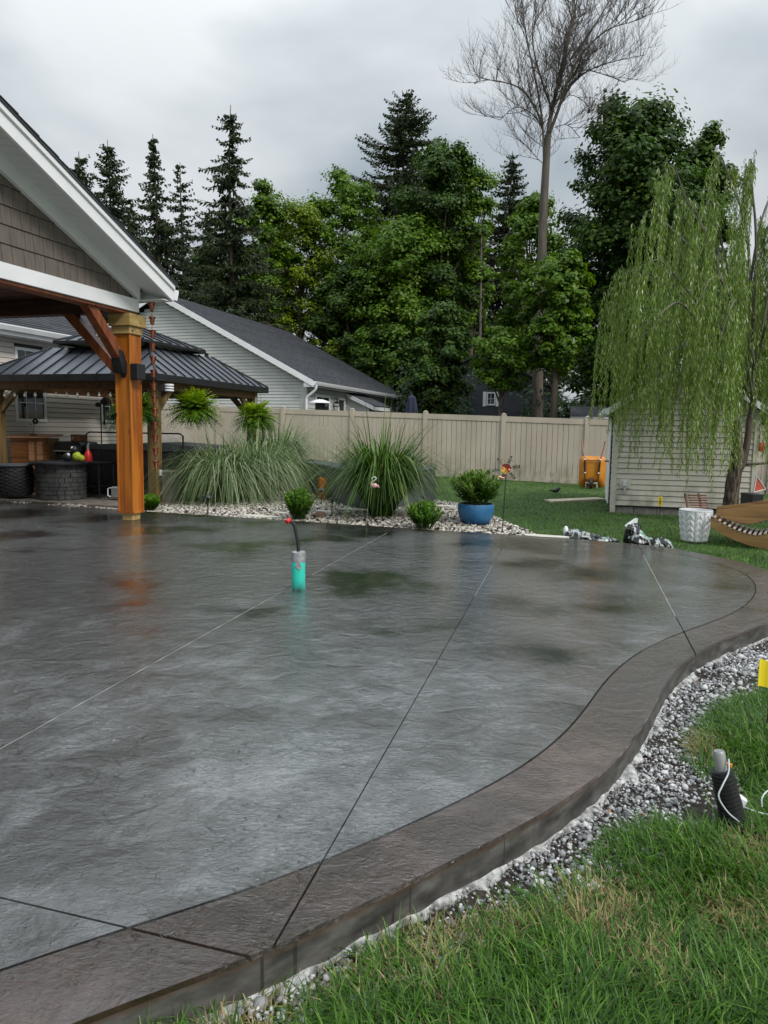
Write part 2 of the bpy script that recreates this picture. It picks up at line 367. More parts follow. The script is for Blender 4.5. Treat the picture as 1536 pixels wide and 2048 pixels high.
mt['red'] = M('red_plastic', (.6, .02, .02), (.5, .015, .015), 5, .4)
mt['beige_plastic'] = M('beige_plastic', (.43, .41, .36), (.38, .36, .32), 5, .5)
mt['galv'] = M('galvanised', (.28, .29, .28), (.38, .39, .38), 8, .5, metal=.4)
mt['paver'] = M('paver', (.15, .125, .105), (.22, .19, .16), 6, .65, .5, 40)
mt['ledge_stone'] = M('ledge_stone', (.045, .045, .046), (.085, .084, .082), 8, .75, .8, 30, dist=.006)
mt['block'] = M('concrete_block', (.15, .145, .135), (.23, .22, .21), 14, .85, .5, 60)
mt['flag'] = M('flagstone', (.52, .49, .42), (.66, .63, .56), 7, .7, .5, 30)
mt['bark'] = M('bark', (.055, .042, .032), (.125, .10, .078), 7, .85, 1, 18, stretch=(1, 1, .25), dist=.03)
mt['willow_bark'] = M('willow_bark', (.035, .025, .017), (.15, .115, .08), 30, .9, 1, 40, stretch=(1, 1, .22), dist=.02, lo=.42, hi=.6)
mt['bark_grey'] = M('bark_grey', (.09, .078, .066), (.17, .15, .13), 6, .85, 1, 16, stretch=(1, 1, .3), dist=.03)
mt['twig'] = M('twig', (.06, .045, .036), (.10, .078, .065), 5, .8)
mt['wicker'] = M('wicker', (.02, .018, .017), (.045, .04, .038), 20, .55)
mt['pink'] = M('pink_glass', (.72, .42, .42), (.66, .36, .37), 4, .25)
mt['coral'] = M('coral', (.68, .13, .08), (.6, .1, .06), 6, .5)
mt['umbrella'] = M('navy_cloth', (.012, .016, .04), (.02, .026, .06), 4, .8)
mt['dark_siding'] = M('dark_siding', (.045, .05, .058), (.06, .066, .075), 2, .7)
mt['wire'] = M('white_wire', (.62, .66, .68), (.55, .6, .62), 5, .5)
mt['dead_trunk'] = M('dead_trunk', (.075, .062, .05), (.14, .12, .10), 5, .9, 1, 14, stretch=(1, 1, .2), dist=.03)

def grime(m, z0, z1, col=(.10, .11, .07), amt=.75):
    """splashed dirt and algae low on outdoor vinyl"""
    nt = m.node_tree; p = nt.nodes['Principled BSDF']; L = nt.links.new; src = p.inputs['Base Color'].links[0].from_socket
    tc = N(nt, 'ShaderNodeTexCoord'); sp = N(nt, 'ShaderNodeSeparateXYZ'); L(tc.outputs['Object'], sp.inputs[0])
    mr = N(nt, 'ShaderNodeMapRange'); mr.inputs['From Min'].default_value = z1; mr.inputs['From Max'].default_value = z0; L(sp.outputs[2], mr.inputs[0])
    n = N(nt, 'ShaderNodeTexNoise'); n.inputs['Scale'].default_value = 5; n.inputs['Detail'].default_value = 7; mp = N(nt, 'ShaderNodeMapping'); mp.inputs['Scale'].default_value = (1, 1, .5); L(tc.outputs['Object'], mp.inputs[0]); L(mp.outputs[0], n.inputs['Vector'])
    r = ramp(nt, [(.42, (0, 0, 0)), (.66, (1, 1, 1))]); L(n.outputs[0], r.inputs[0])
    a = N(nt, 'ShaderNodeMath', operation='MULTIPLY'); L(mr.outputs[0], a.inputs[0]); L(r.outputs[0], a.inputs[1])
    b = N(nt, 'ShaderNodeMath', operation='MULTIPLY'); L(a.outputs[0], b.inputs[0]); b.inputs[1].default_value = amt
    mx = N(nt, 'ShaderNodeMix', data_type='RGBA'); L(b.outputs[0], mx.inputs[0]); L(src, mx.inputs[6]); mx.inputs[7].default_value = (*col, 1); L(mx.outputs[2], p.inputs['Base Color'])
grime(mt['fence'], -.15, .55); grime(mt['siding_shed'], .0, .7); grime(mt['teal'], .0, .09, (.02, .03, .025), 1)

# ------------------------------------------------------------------ foliage builders
def quads_from(c, u, v, hw, hl):
    """c,u,v: (N,3); half width along u, half length along v -> rhombus-like leaf quads"""
    n = len(c)
    hw = np.broadcast_to(hw, n)[:, None]; hl = np.broadcast_to(hl, n)[:, None]
    P = np.stack([c-v*hl, c+u*hw-v*hl*.1, c+v*hl, c-u*hw-v*hl*.1], 1).reshape(-1, 3)
    return P, np.arange(4*n, dtype=np.int32).reshape(-1, 4)
def unit(a): return a/np.maximum(np.linalg.norm(a, axis=1, keepdims=True), 1e-9)
def rand_dirs(n): return unit(rng.normal(size=(n, 3)))
def blades(root, az, L, w, lean, droop, seg=3, rnd=None, tip=.12, hk=.72):
    """curved grass blades: root (N,3), az direction of lean; returns V, F(quads), rnd"""
    n = len(root); t = np.linspace(0, 1, seg+1)[None, :]
    L = np.broadcast_to(L, n)[:, None]; lean = np.broadcast_to(lean, n)[:, None]; droop = np.broadcast_to(droop, n)[:, None]
    hor = L*(lean*t+hk*droop*t**2.3); ver = L*(t*np.sqrt(np.maximum(.05, 1-lean**2))-droop*.86*t**3.4)
    d = np.stack([np.cos(az), np.sin(az)], 1); s = np.stack([-np.sin(az), np.cos(az)], 1)
    ww = np.broadcast_to(w, n)[:, None]*np.minimum(1, (1-t)*1.6+tip)*.5
    ctr = np.empty((n, seg+1, 3)); ctr[..., 0] = root[:, None, 0]+d[:, None, 0]*hor; ctr[..., 1] = root[:, None, 1]+d[:, None, 1]*hor; ctr[..., 2] = root[:, None, 2]+ver
    S = np.zeros((n, 1, 3)); S[:, 0, 0] = s[:, 0]; S[:, 0, 1] = s[:, 1]
    A = ctr+S*ww[..., None]; B = ctr-S*ww[..., None]
    V = np.stack([A, B], 2).reshape(n, -1, 3)
    i = np.arange(seg)[None, :]*2; o = np.arange(n)[:, None]*(2*(seg+1))
    F = np.stack([o+i, o+i+1, o+i+3, o+i+2], -1).reshape(-1, 4)
    if rnd is None: rnd = rng.random(n)
    return V.reshape(-1, 3), F, np.repeat(rnd, 2*(seg+1))
def inpoly(P, poly):
    x, y = P[:, 0], P[:, 1]; r = np.zeros(len(P), bool); n = len(poly)
    for i in range(n):
        x1, y1 = poly[i][:2]; x2, y2 = poly[(i+1)%n][:2]
        c = ((y1 > y) != (y2 > y)) & (x < (x2-x1)*(y-y1)/((y2-y1) or 1e-9)+x1); r ^= c
    return r
def gz(P):
    return np.array([ground(a, b) for a, b in P[:, :2]])
def cat_spline(pts, n=8, closed=False):
    out = []; m = len(pts)
    for i in range(m if closed else m-1):
        if closed: p0, p1, p2, p3 = [pts[(i+k-1)%m] for k in range(4)]
        else: p0, p1, p2, p3 = pts[max(i-1, 0)], pts[i], pts[i+1], pts[min(i+2, m-1)]
        for k in range(n):
            t = k/n; out.append(tuple(.5*(2*p1[j]+(p2[j]-p0[j])*t+(2*p0[j]-5*p1[j]+4*p2[j]-p3[j])*t*t+(3*p1[j]-p0[j]-3*p2[j]+p3[j])*t**3) for j in range(len(p1))))
    if not closed: out.append(tuple(pts[-1]))
    return out

# ================================================================== SETTING: ground, patio, gravel, lawn
def axis_vals():
    a = list(np.arange(-12, 12.01, .4)); b = [13, 15, 18, 22, 28, 36, 50, 80, 140, 260, 500, 900]
    return [-x for x in b[::-1]]+a+b
gx = axis_vals(); gy = [-900, -400, -150, -60, -30, -15, -8, -4, -2]+list(np.arange(-1, 32, .4))+[34, 38, 45, 55, 70, 100, 160, 300, 600, 1000]
V = [(x, y, ground(x, y) if y < 60 and abs(x) < 60 else ground(max(-60, min(60, x)), max(-10, min(60, y)))) for y in gy for x in gx]
nx = len(gx); F = [(j*nx+i, j*nx+i+1, (j+1)*nx+i+1, (j+1)*nx+i) for j in range(len(gy)-1) for i in range(nx-1)]
def lawn_ground_mat():
    m, nt, p = base_mat('lawn_ground'); L = nt.links.new
    tc = N(nt, 'ShaderNodeTexCoord')
    n = N(nt, 'ShaderNodeTexNoise'); n.inputs['Scale'].default_value = 2.2; n.inputs['Detail'].default_value = 8; L(tc.outputs['Object'], n.inputs['Vector'])
    r = ramp(nt, [(.3, (.016, .032, .006)), (.5, (.034, .075, .009)), (.72, (.06, .09, .018))]); L(n.outputs[0], r.inputs[0])
    sp = N(nt, 'ShaderNodeSeparateXYZ'); L(tc.outputs['Object'], sp.inputs[0])
    g = N(nt, 'ShaderNodeMapRange'); g.inputs['From Min'].default_value = 24; g.inputs['From Max'].default_value = 27; L(sp.outputs[1], g.inputs[0])
    mx = N(nt, 'ShaderNodeMix', data_type='RGBA'); L(g.outputs[0], mx.inputs[0]); L(r.outputs[0], mx.inputs[6]); mx.inputs[7].default_value = (.018, .022, .009, 1)
    L(mx.outputs[2], p.inputs['Base Color']); p.inputs['Roughness'].default_value = .9
    return m
mg = MB(); mg.v = V; mg.f = F
mg.build('ground', lawn_ground_mat(), smooth=True, kind='structure')

outer_px = [(-9.2, -3.0), (-4.2, -.95), (-2.6, .05), (-1.5, .86), (-.652, 1.471), (-.303, 1.67), (.062, 1.968), (.359, 2.209), (.652, 2.473), (.929, 2.8), (1.17, 3.17), (1.356, 3.507), (1.579, 3.895), (1.911, 4.327),
            (2.348, 4.74), (2.72, 5.06), (3.18, 5.62), (3.58, 6.35), (3.72, 7.071), (3.62, 7.6), (3.42, 8.1), (3.2, 8.42), (2.838, 8.7), (2.258, 8.99), (1.481, 9.29), (.351, 9.68), (-1.391, 10.36), (-3.4, 11.1), (-6.41, 12.25), (-9.2, 13.3)]
outer = cat_spline([(x, y) for x, y in outer_px], 6)
def smooth_line(c, n):
    c = [tuple(p) for p in c]
    for _ in range(n): c = [c[0]]+[tuple(.25*c[i-1][j]+.5*c[i][j]+.25*c[i+1][j] for j in (0, 1)) for i in range(1, len(c)-1)]+[c[-1]]
    return c
outer = smooth_line(outer, 10)
wid = lambda s: np.interp(s, [0, 4, 6, 9, 11, 12.5, 14, 18, 22, 26, 30], [.28, .26, .22, .245, .275, .265, .24, .28, .26, .2, .2])
def offset_curve(c, f):
    out = []
    for i, p in enumerate(c):
        a, b = c[max(i-1, 0)], c[min(i+1, len(c)-1)]; d = Vector((b[0]-a[0], b[1]-a[1])).normalized(); w = f(i/6) if callable(f) else f
        out.append((p[0]-d.y*w, p[1]+d.x*w))
    return out
inner = smooth_line(offset_curve(outer, wid), 14)
patio = thing('patio', 'x', 'x'); del patio['label'], patio['category']; patio['kind'] = 'structure'
slab = MB(); ins = offset_curve(outer, .003); slab.prism(ins, -.17, -.014)
m_side = patio_mat  # the cast side: board-marked concrete with drips from the dyed top
def side_mat():
    m, nt, p = base_mat('cast_side'); L = nt.links.new
    tc = N(nt, 'ShaderNodeTexCoord')
    def nn(sc, st, d=5):
        mp = N(nt, 'ShaderNodeMapping'); mp.inputs['Scale'].default_value = st; L(tc.outputs['Object'], mp.inputs[0])
        n = N(nt, 'ShaderNodeTexNoise'); n.inputs['Scale'].default_value = sc; n.inputs['Detail'].default_value = d; L(mp.outputs[0], n.inputs['Vector']); return n
    a = nn(9, (1, 1, 2.5)); r = ramp(nt, [(.3, (.03, .028, .025)), (.52, (.075, .071, .063)), (.75, (.14, .135, .123))]); L(a.outputs[0], r.inputs[0])
    s = nn(55, (1, 1, .04), 3); dr = ramp(nt, [(.62, (0, 0, 0)), (.68, (1, 1, 1))]); L(s.outputs[0], dr.inputs[0])
    mx = N(nt, 'ShaderNodeMix', data_type='RGBA'); mm = N(nt, 'ShaderNodeMath', operation='MULTIPLY'); mm.inputs[1].default_value = .8; L(dr.outputs[0], mm.inputs[0]); L(mm.outputs[0], mx.inputs[0]); L(r.outputs[0], mx.inputs[6]); mx.inputs[7].default_value = (.022, .018, .015, 1)
    sp = N(nt, 'ShaderNodeSeparateXYZ'); L(tc.outputs['Object'], sp.inputs[0])
    rim = ramp(nt, [(.0, (0, 0, 0)), (1, (1, 1, 1))]); mr = N(nt, 'ShaderNodeMapRange'); mr.inputs['From Min'].default_value = -.034; mr.inputs['From Max'].default_value = -.022; L(sp.outputs[2], mr.inputs[0])
    e = nn(20, (1, 1, 1)); mu = N(nt, 'ShaderNodeMath', operation='MULTIPLY'); L(mr.outputs[0], mu.inputs[0]); L(e.outputs[0], mu.inputs[1])
    mx2 = N(nt, 'ShaderNodeMix', data_type='RGBA'); L(mu.outputs[0], mx2.inputs[0]); L(mx.outputs[2], mx2.inputs[6]); mx2.inputs[7].default_value = (.085, .04, .014, 1)
    L(mx2.outputs[2], p.inputs['Base Color']); p.inputs['Roughness'].default_value = .55
    b = N(nt, 'ShaderNodeBump'); b.inputs['Strength'].default_value = .7; b.inputs['Distance'].default_value = .006; L(a.outputs[0], b.inputs['Height']); L(b.outputs[0], p.inputs['Normal'])
    return m
slab.build('slab_body', side_mat(), patio)
def ln(a, b, z=0, gap=.005):
    p, q = at(*a, z=z), at(*b, z=z); return (p.x, p.y, q.x-p.x, q.y-p.y, gap)
LINES = [ln((0, 1497), (775, 1065), gap=.008), ln((540, 1905), (985, 1130), gap=.005), ln((1287, 1110), (1392, 1310), gap=.007), ln((0, 1795), (505, 1915), gap=.007), ln((500, 1433), (1047, 1516), gap=.0022), ln((0, 1110), (240, 1050))]
def cells(bm, lines, gk):
    out = [bm]
    for (x, y, dx, dy, gl_) in lines:
        gap = gl_*gk; n = Vector((-dy, dx, 0)).normalized(); nxt = []
        for b in out:
            for s in (1, -1):
                c = b.copy(); bmesh.ops.bisect_plane(c, geom=c.verts[:]+c.edges[:]+c.faces[:], plane_co=Vector((x, y, 0))+n*s*gap/2, plane_no=n*s, clear_inner=True)
                if c.faces: nxt.append(c)
                else: c.free()
            b.free()
        out = nxt
    res = []
    for b in out:                       # islands
        b.verts.ensure_lookup_table(); seen = set()
        for f in b.faces:
            if f.index in seen: continue
            b.faces.index_update(); st = [f]; isl = []
            while st:
                g = st.pop()
                if g.index in seen: continue
                seen.add(g.index); isl.append(g)
                for e in g.edges:
                    for h in e.link_faces:
                        if h.index not in seen: st.append(h)
            vs = {}; V = []; F = []
            for g in isl:
                for v in g.verts:
                    if v.index not in vs: vs[v.index] = len(V); V.append(tuple(v.co))
                F.append([vs[v.index] for v in g.verts])
            res.append((V, F))
        b.free()
    return res
def panels(V, F, lines, gap, name, mat, th=.016):
    bm = bmesh.new(); vv = [bm.verts.new(v) for v in V]
    for f in F: bm.faces.new([vv[i] for i in f])
    if len(F) == 1: bmesh.ops.triangulate(bm, faces=bm.faces[:])
    bm.verts.index_update(); bm.faces.index_update()
    for V2, F2 in cells(bm, lines, gap):
        b = bmesh.new(); w = [b.verts.new(v) for v in V2]
        for f in F2:
            try: b.faces.new([w[i] for i in f])
            except ValueError: pass
        if sum(f.calc_area() for f in b.faces) < .01: b.free(); continue
        bmesh.ops.recalc_face_normals(b, faces=b.faces)
        if b.faces[:][0].normal.z < 0: bmesh.ops.reverse_faces(b, faces=b.faces)
        bnd = [e for e in b.edges if e.is_boundary]
        ex = bmesh.ops.extrude_edge_only(b, edges=bnd)
        for v in [g for g in ex['geom'] if isinstance(g, bmesh.types.BMVert)]: v.co.z -= th
        bmesh.ops.recalc_face_normals(b, faces=b.faces)
        me = bpy.data.meshes.new(name); b.to_mesh(me); b.free(); me.materials.append(mat)
        o = bpy.data.objects.new(name, me); COL.objects.link(o); o.parent = patio
inn = [p for p in inner]
inn[0] = (-9.2, -2.65); inn[-1] = (-9.2, 13.05)
g2 = offset_curve(inner, .010)
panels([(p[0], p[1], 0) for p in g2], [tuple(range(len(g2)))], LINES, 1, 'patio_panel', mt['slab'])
VV = [(p[0], p[1], 0) for p in outer]+[(p[0], p[1], 0) for p in inner]; k = len(outer)
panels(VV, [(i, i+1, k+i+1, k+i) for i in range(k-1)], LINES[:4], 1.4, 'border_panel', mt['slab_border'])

mt['joint_mud'] = M('joint_mud', (.04, .042, .042), (.07, .072, .072), 20, .3)
# pale slurry left in the saw cuts away from the near edge
for (li, px0, py0, px1, py1, hw_) in ((0, 0, 1497, 565, 1182, .0034), (0, 625, 1149, 775, 1065, .0034), (1, 985, 1130, 950, 1192, .0018), (1, 984, 1131, 1018, 1072, .0060), (2, 1287, 1110, 1352, 1232, .003)):
    lx_, ly_, ldx, ldy, _g = LINES[li]; d = Vector((ldx, ldy, 0)).normalized(); o3 = Vector((lx_, ly_, 0))
    a, b = [o3+d*(at(px_, py_, z=0)-o3).dot(d) for px_, py_ in ((px0, py0), (px1, py1))]; n_ = Vector((-d.y, d.x, 0))*hw_; m = MB(); K_ = 30; V_ = []
    for i in range(K_+1):
        q_ = a.lerp(b, i/K_); V_ += [(q_.x-n_.x, q_.y-n_.y, -.0022+.0012*math.sin(i*2.7)), (q_.x+n_.x, q_.y+n_.y, -.0022+.0012*math.sin(i*2.7))]
    m.add(V_, [(2*i, 2*i+1, 2*i+3, 2*i+2) for i in range(K_)]); m.build('joint_slurry', mt['joint_mud'] if hw_ > .005 else M('slurry', (.42, .42, .41), (.25, .25, .24), 8, .8) if 'slurry' not in bpy.data.materials else bpy.data.materials['slurry'], patio)

# --- stones
ICO = None
def stones(name, P, size, mat, squash=.65, parent=None):
    bm = bmesh.new(); bmesh.ops.create_icosphere(bm, subdivisions=1, radius=1); bm.verts.ensure_lookup_table()
    bv = np.array([v.co[:] for v in bm.verts]); bf = np.array([[v.index for v in f.verts] for f in bm.faces]); bm.free()
    n = len(P); nv = len(bv)
    v = bv[None]*(1+rng.uniform(-.28, .28, (n, nv, 1)))
    v = v*np.stack([rng.uniform(.7, 1.25, n), rng.uniform(.6, 1, n), rng.uniform(.45, .8, n)*squash/.65], 1)[:, None, :]
    a = rng.uniform(0, 6.28, n); t = rng.normal(0, .45, n)
    ct, st = np.cos(t)[:, None], np.sin(t)[:, None]
    y = v[..., 1]*ct-v[..., 2]*st; z = v[..., 1]*st+v[..., 2]*ct; v = np.stack([v[..., 0], y, z], -1)
    ca, sa = np.cos(a)[:, None], np.sin(a)[:, None]
    v = np.stack([v[..., 0]*ca-v[..., 1]*sa, v[..., 0]*sa+v[..., 1]*ca, v[..., 2]], -1)
    v = v*np.asarray(size).reshape(-1, 1, 1)+P[:, None, :]
    F = (bf[None]+np.arange(n)[:, None, None]*nv).reshape(-1, 3)
    return np_mesh(name, v.reshape(-1, 3), F, mat, parent, np.repeat(rng.random(n), nv), kind='stuff')
def scatter(poly, n, z):
    xs = [p[0] for p in poly]; ys = [p[1] for p in poly]
    P = np.stack([rng.uniform(min(xs), max(xs), n), rng.uniform(min(ys), max(ys), n), np.zeros(n)], 1)
    P = P[inpoly(P, poly)]; P[:, 2] = z if not callable(z) else z(P); return P
stone_mat = leaf_mat('crushed_stone', [(0, (.09, .09, .09)), (.3, (.20, .20, .205)), (.6, (.36, .36, .365)), (.85, (.6, .6, .59)), (.985, (.5, .5, .49)), (1, (.3, .16, .08))], .7, 0, .4)
pebble_mat = leaf_mat('river_pebble', [(0, (.16, .135, .11)), (.25, (.30, .265, .22)), (.55, (.44, .40, .34)), (.85, (.6, .57, .51)), (1, (.72, .7, .65))], .55, 0, .4)
sidx = [i for i in range(len(outer)) if outer[i][0] > -2.7 and outer[i][1] < 8.4 and i < 140]
i0, i1 = 12, 19*6
band_in = [outer[i] for i in range(i0, i1)]
band_out = offset_curve(outer, lambda s: -(.17+.05*math.sin(s*2.3)+(.26 if 9 < s else .26*sm(6, 9, s))-.14*sm(15, 18, s)))[i0:i1]
band = band_in+band_out[::-1]
b = MB(); n = len(band_in)
b.v = [(p[0], p[1], -.128) for p in offset_curve(band_in, .02)]+[(p[0], p[1], -.132) for p in band_out]+[(p[0], p[1], -.19) for p in offset_curve(band_out, -.05)]
b.f = [(i+1, i, n+i, n+i+1) for i in range(n-1)]+[(n+i+1, n+i, 2*n+i, 2*n+i+1) for i in range(n-1)]
b.build('gravel_trench', mt['soil'], kind='structure')
P = scatter(band, 420000, -.124); P = P[(P[:, 1] < 7.5) & (P[:, 1] > 1.1) & (np.abs(P[:, 0]) < P[:, 1]*.53+.35)]
den = np.array([mnoise.noise(Vector((a*2.1, b_*2.1, 1)))+.55*mnoise.noise(Vector((a*6, b_*6, 4))) for a, b_ in P[:, :2]])
P = P[(den > -.12) | (rng.random(len(P)) < .3)]
P = P[rng.random(len(P)) < np.clip(2.6/np.maximum(P[:, 1], 1.5), .25, 1)][:44000]
P[:, 2] += rng.uniform(-.004, .012, len(P))
stones('crushed_gravel', P, np.exp(rng.normal(math.log(.0056), .42, len(P)))*np.clip(P[:, 1]/3, 1, 1.6), stone_mat)
# cement spilled along the foot of the slab
cs = MB(); m_ = len(band_in)
prev = None
for i in range(m_):
    p = Vector(band_in[i]); a, c = band_in[max(i-1, 0)], band_in[min(i+1, m_-1)]; d = Vector((c[0]-a[0], c[1]-a[1])).normalized(); nrm = Vector((d.y, -d.x))
    for sub in range(6):
        q = Vector(band_in[i]).lerp(Vector(band_in[min(i+1, m_-1)]), sub/6)
        w = .002+.075*max(0, .18+mnoise.noise(Vector((q.x*5, q.y*5, 0)))+.6*mnoise.noise(Vector((q.x*17, q.y*17, 2))))
        h = -.114+.014*mnoise.noise(Vector((q.x*11, q.y*11, 5)))
        row = [(q.x-nrm.x*.01, q.y-nrm.y*.01, h+.006), (q.x+nrm.x*w*.55, q.y+nrm.y*w*.55, h+.004*mnoise.noise(Vector((q.x*30, q.y*30, 1)))), (q.x+nrm.x*w, q.y+nrm.y*w, -.126), (q.x+nrm.x*(w+.004), q.y+nrm.y*(w+.004), -.14)]
        base = len(cs.v); cs.v += row
        if prev is not None: cs.f += [(prev+k, prev+k+1, base+k+1, base+k) for k in range(3)]
        prev = base
cs.build('cement_spill', mt['crust'], smooth=True, kind='structure')

# --- white gravel bed behind the patio
bed_px = [(236, 1021), (571, 1042), (821, 1060), (1000, 1069), (1078, 1073), (1046, 1056), (1012, 1044), (980, 1028), (930, 1008), (870, 1000), (800, 990), (680, 975), (590, 972), (530, 972), (430, 978), (318, 1000)]
bed = [tuple(at(x, y, z=-.03)[:2]) for x, y in bed_px]
for i in range(5): bed[i] = (bed[i][0], bed[i][1]-.0)
bedm = MB(); cx = sum(p[0] for p in bed)/len(bed); cy = sum(p[1] for p in bed)/len(bed)
und = [(p[0], p[1]) for p in bed]
bedm.prism(und, -.3, -.045); bedm.build('gravel_bed', mt['soil'], kind='structure')
P = scatter(bed, 26000, -.036); P[:, 2] += rng.uniform(0, .014, len(P)); P = P[:11500]
stones('white_gravel', P, rng.uniform(.016, .032, len(P)), pebble_mat)

# --- grass
grass_mat = leaf_mat('grass', [(0, (.020, .06, .005)), (.4, (.05, .135, .009)), (.74, (.11, .24, .02)), (.865, (.24, .38, .08)), (.88, (.2, .16, .065)), (1, (.44, .36, .18))], .42, .3, .35)
lawn_edge = [at(x, y, z=-.12) for x, y in [(300, 2060), (420, 2022), (520, 1992), (640, 1950), (760, 1905), (860, 1868), (1000, 1840), (1110, 1806), (1165, 1755), (1205, 1705), (1260, 1665), (1320, 1650), (1400, 1660), (1440, 1600), (1395, 1545), (1392, 1500), (1400, 1455), (1450, 1415), (1500, 1392), (1560, 1362)]]
lawn_poly = [(p.x, p.y) for p in lawn_edge]+[(3.6, 5.3), (4.05, 6.2), (4.1, 7.1), (7.5, 7.1), (7.5, .3), (-1.6, .3)]
def dryness(P):
    d = np.zeros(len(P))
    for px, py, r in ((860, 1900, .13), (900, 1870, .12), (1235, 1795, .16), (1180, 1830, .12), (1490, 1825, .14), (480, 2030, .12), (640, 1955, .1), (700, 1940, .09), (1010, 1850, .09), (1390, 1480, .12), (1410, 1500, .12), (1300, 1900, .1), (1520, 1700, .1)):
        q = at(px, py, z=-.1); d = np.maximum(d, .85*np.exp(-((P[:, 0]-q.x)**2+(P[:, 1]-q.y)**2)/(r*r)))
    return d
def grass_patch(name, P, h, w, seg, dry_or_sheen=.05, lean=(.15, .75)):
    P = P.copy(); n = len(P); P[:, 2] = gz(P)-.006
    cl = np.array([mnoise.noise(Vector((a*3.3, b_*3.3, 7))) for a, b_ in P[:, :2]]); c2 = np.array([mnoise.noise(Vector((a*1.1, b_*1.1, 2))) for a, b_ in P[:, :2]])
    L = h*rng.uniform(.55, 1.15, n)*(1+.55*cl); az = rng.uniform(0, 6.28, n)*.45+3*c2+2.5*cl+rng.normal(0, .8, n)
    d = dryness(P)+dry_or_sheen+.05*np.maximum(0, c2); isd = rng.random(n) < d
    rnd = np.clip(rng.beta(1.25, 1.7, n)*.86+.12*cl, 0, .86); rnd[isd] = rng.uniform(.885, 1, isd.sum()); L[isd] *= .75
    V, F, r = blades(P, az, L, w*rng.uniform(.6, 1.2, n), rng.uniform(lean[0], lean[1], n), rng.uniform(.1, .55, n), seg, rnd)
    o = np_mesh(name, V, F, grass_mat, None, r, kind='stuff'); return o
def rect(n, x0, x1, y0, y1): return np.stack([rng.uniform(x0, x1, n), rng.uniform(y0, y1, n), np.zeros(n)], 1)
def inview(P, m=.45):
    return (np.abs(P[:, 0]) < P[:, 1]*.53+m) & (P[:, 1] > 1.0)
P = rect(230000, -1.1, 2.9, 1.0, 4.0); P = P[inpoly(P, lawn_poly) & inview(P, .4)]; P = P[rng.random(len(P)) < np.clip(1.25-P[:, 1]*.17, .3, 1)]
# ragged edge, bare soil round the pipe stub
q = at(1440, 1600, z=-.12); dd = np.hypot(P[:, 0]-q.x, P[:, 1]-q.y); P = P[(dd > .2) | (rng.random(len(P)) < .12)][:98000]
grass_patch('near_grass', P, .128, .0052, 3, .035, (.3, .93))
P = rect(60000, 1.4, 6, 3.8, 7.6); P = P[inpoly(P, lawn_poly) & inview(P, .6)]
grass_patch('middle_grass', P[:34000], .075, .006, 2, .04)
edge_far = [p for p in outer if p[1] > 6.9 and p[0] > .5]
back_poly = [(p[0]+.03, p[1]+.02) for p in edge_far]+[bed[4], bed[5], bed[6], bed[7], bed[8], bed[9], bed[10], bed[11], bed[12], bed[13], (-3.6, 24.5), (12, 19.4), (12, 6.9)]
P = rect(330000, -4, 11.5, 6.8, 24.5); P = P[inpoly(P, back_poly) & inview(P, .8)]
fl = (P[:, 0]-FO.x)*math.sin(TH)+(P[:, 1]-FO.y)*math.cos(TH); P = P[fl < -.05]
P = P[rng.random(len(P)) < np.clip(9/P[:, 1], .3, 1)][:105000]
grass_patch('back_grass', P, .062, .011, 1, .015, (.1, .55))

# ================================================================== BUILDINGS
def siding(parent, mat, plane, a0, a1, z0, z1, lap, holes=(), top=None, name='siding_board', merge=False, out=1, proud=.014, j=0):
    """lap boards on a wall; plane 'x' = wall in the local YZ plane (faces out*X), 'y' = wall in the XZ plane (faces out*Y).
    a0..a1 the run along the wall, holes (a,b,z,z) left open, top(z)->(a0,a1) narrows the run under a gable"""
    big = MB(); z = z0
    while z < z1-.01:
        zt = min(z+lap, z1)
        A0, A1 = (a0, a1) if top is None else top(z+lap*.5)
        if A1-A0 > .05:
            segs = [(A0, A1)]
            for h in holes:
                if h[2] < zt-.01 and h[3] > z+.01:
                    ns = []
                    for s in segs:
                        if h[1] <= s[0] or h[0] >= s[1]: ns.append(s)
                        else:
                            if h[0] > s[0]+.02: ns.append((s[0], h[0]))
                            if h[1] < s[1]-.02: ns.append((h[1], s[1]))
                    segs = ns
            for s in segs:
                m = big if merge else MB()
                o0, o1 = 0*out, proud*out; gp = lap*.085  # gap bares the black wall core, standing in for shadow under each lap
                prof = [(o0, z+gp), (o1, z+gp), (o1*.15, zt), (o0, zt)]
                if plane == 'x': m.prism([(p[0], p[1]) for p in prof], s[0], s[1], 'y')
                else: m.prism([(p[0], p[1]) for p in prof], s[0], s[1], 'x')
                if not merge: fixn(m.build(name, mat, parent))
        z = zt
    if merge: fixn(big.build(name, mat, parent, kind='stuff'))
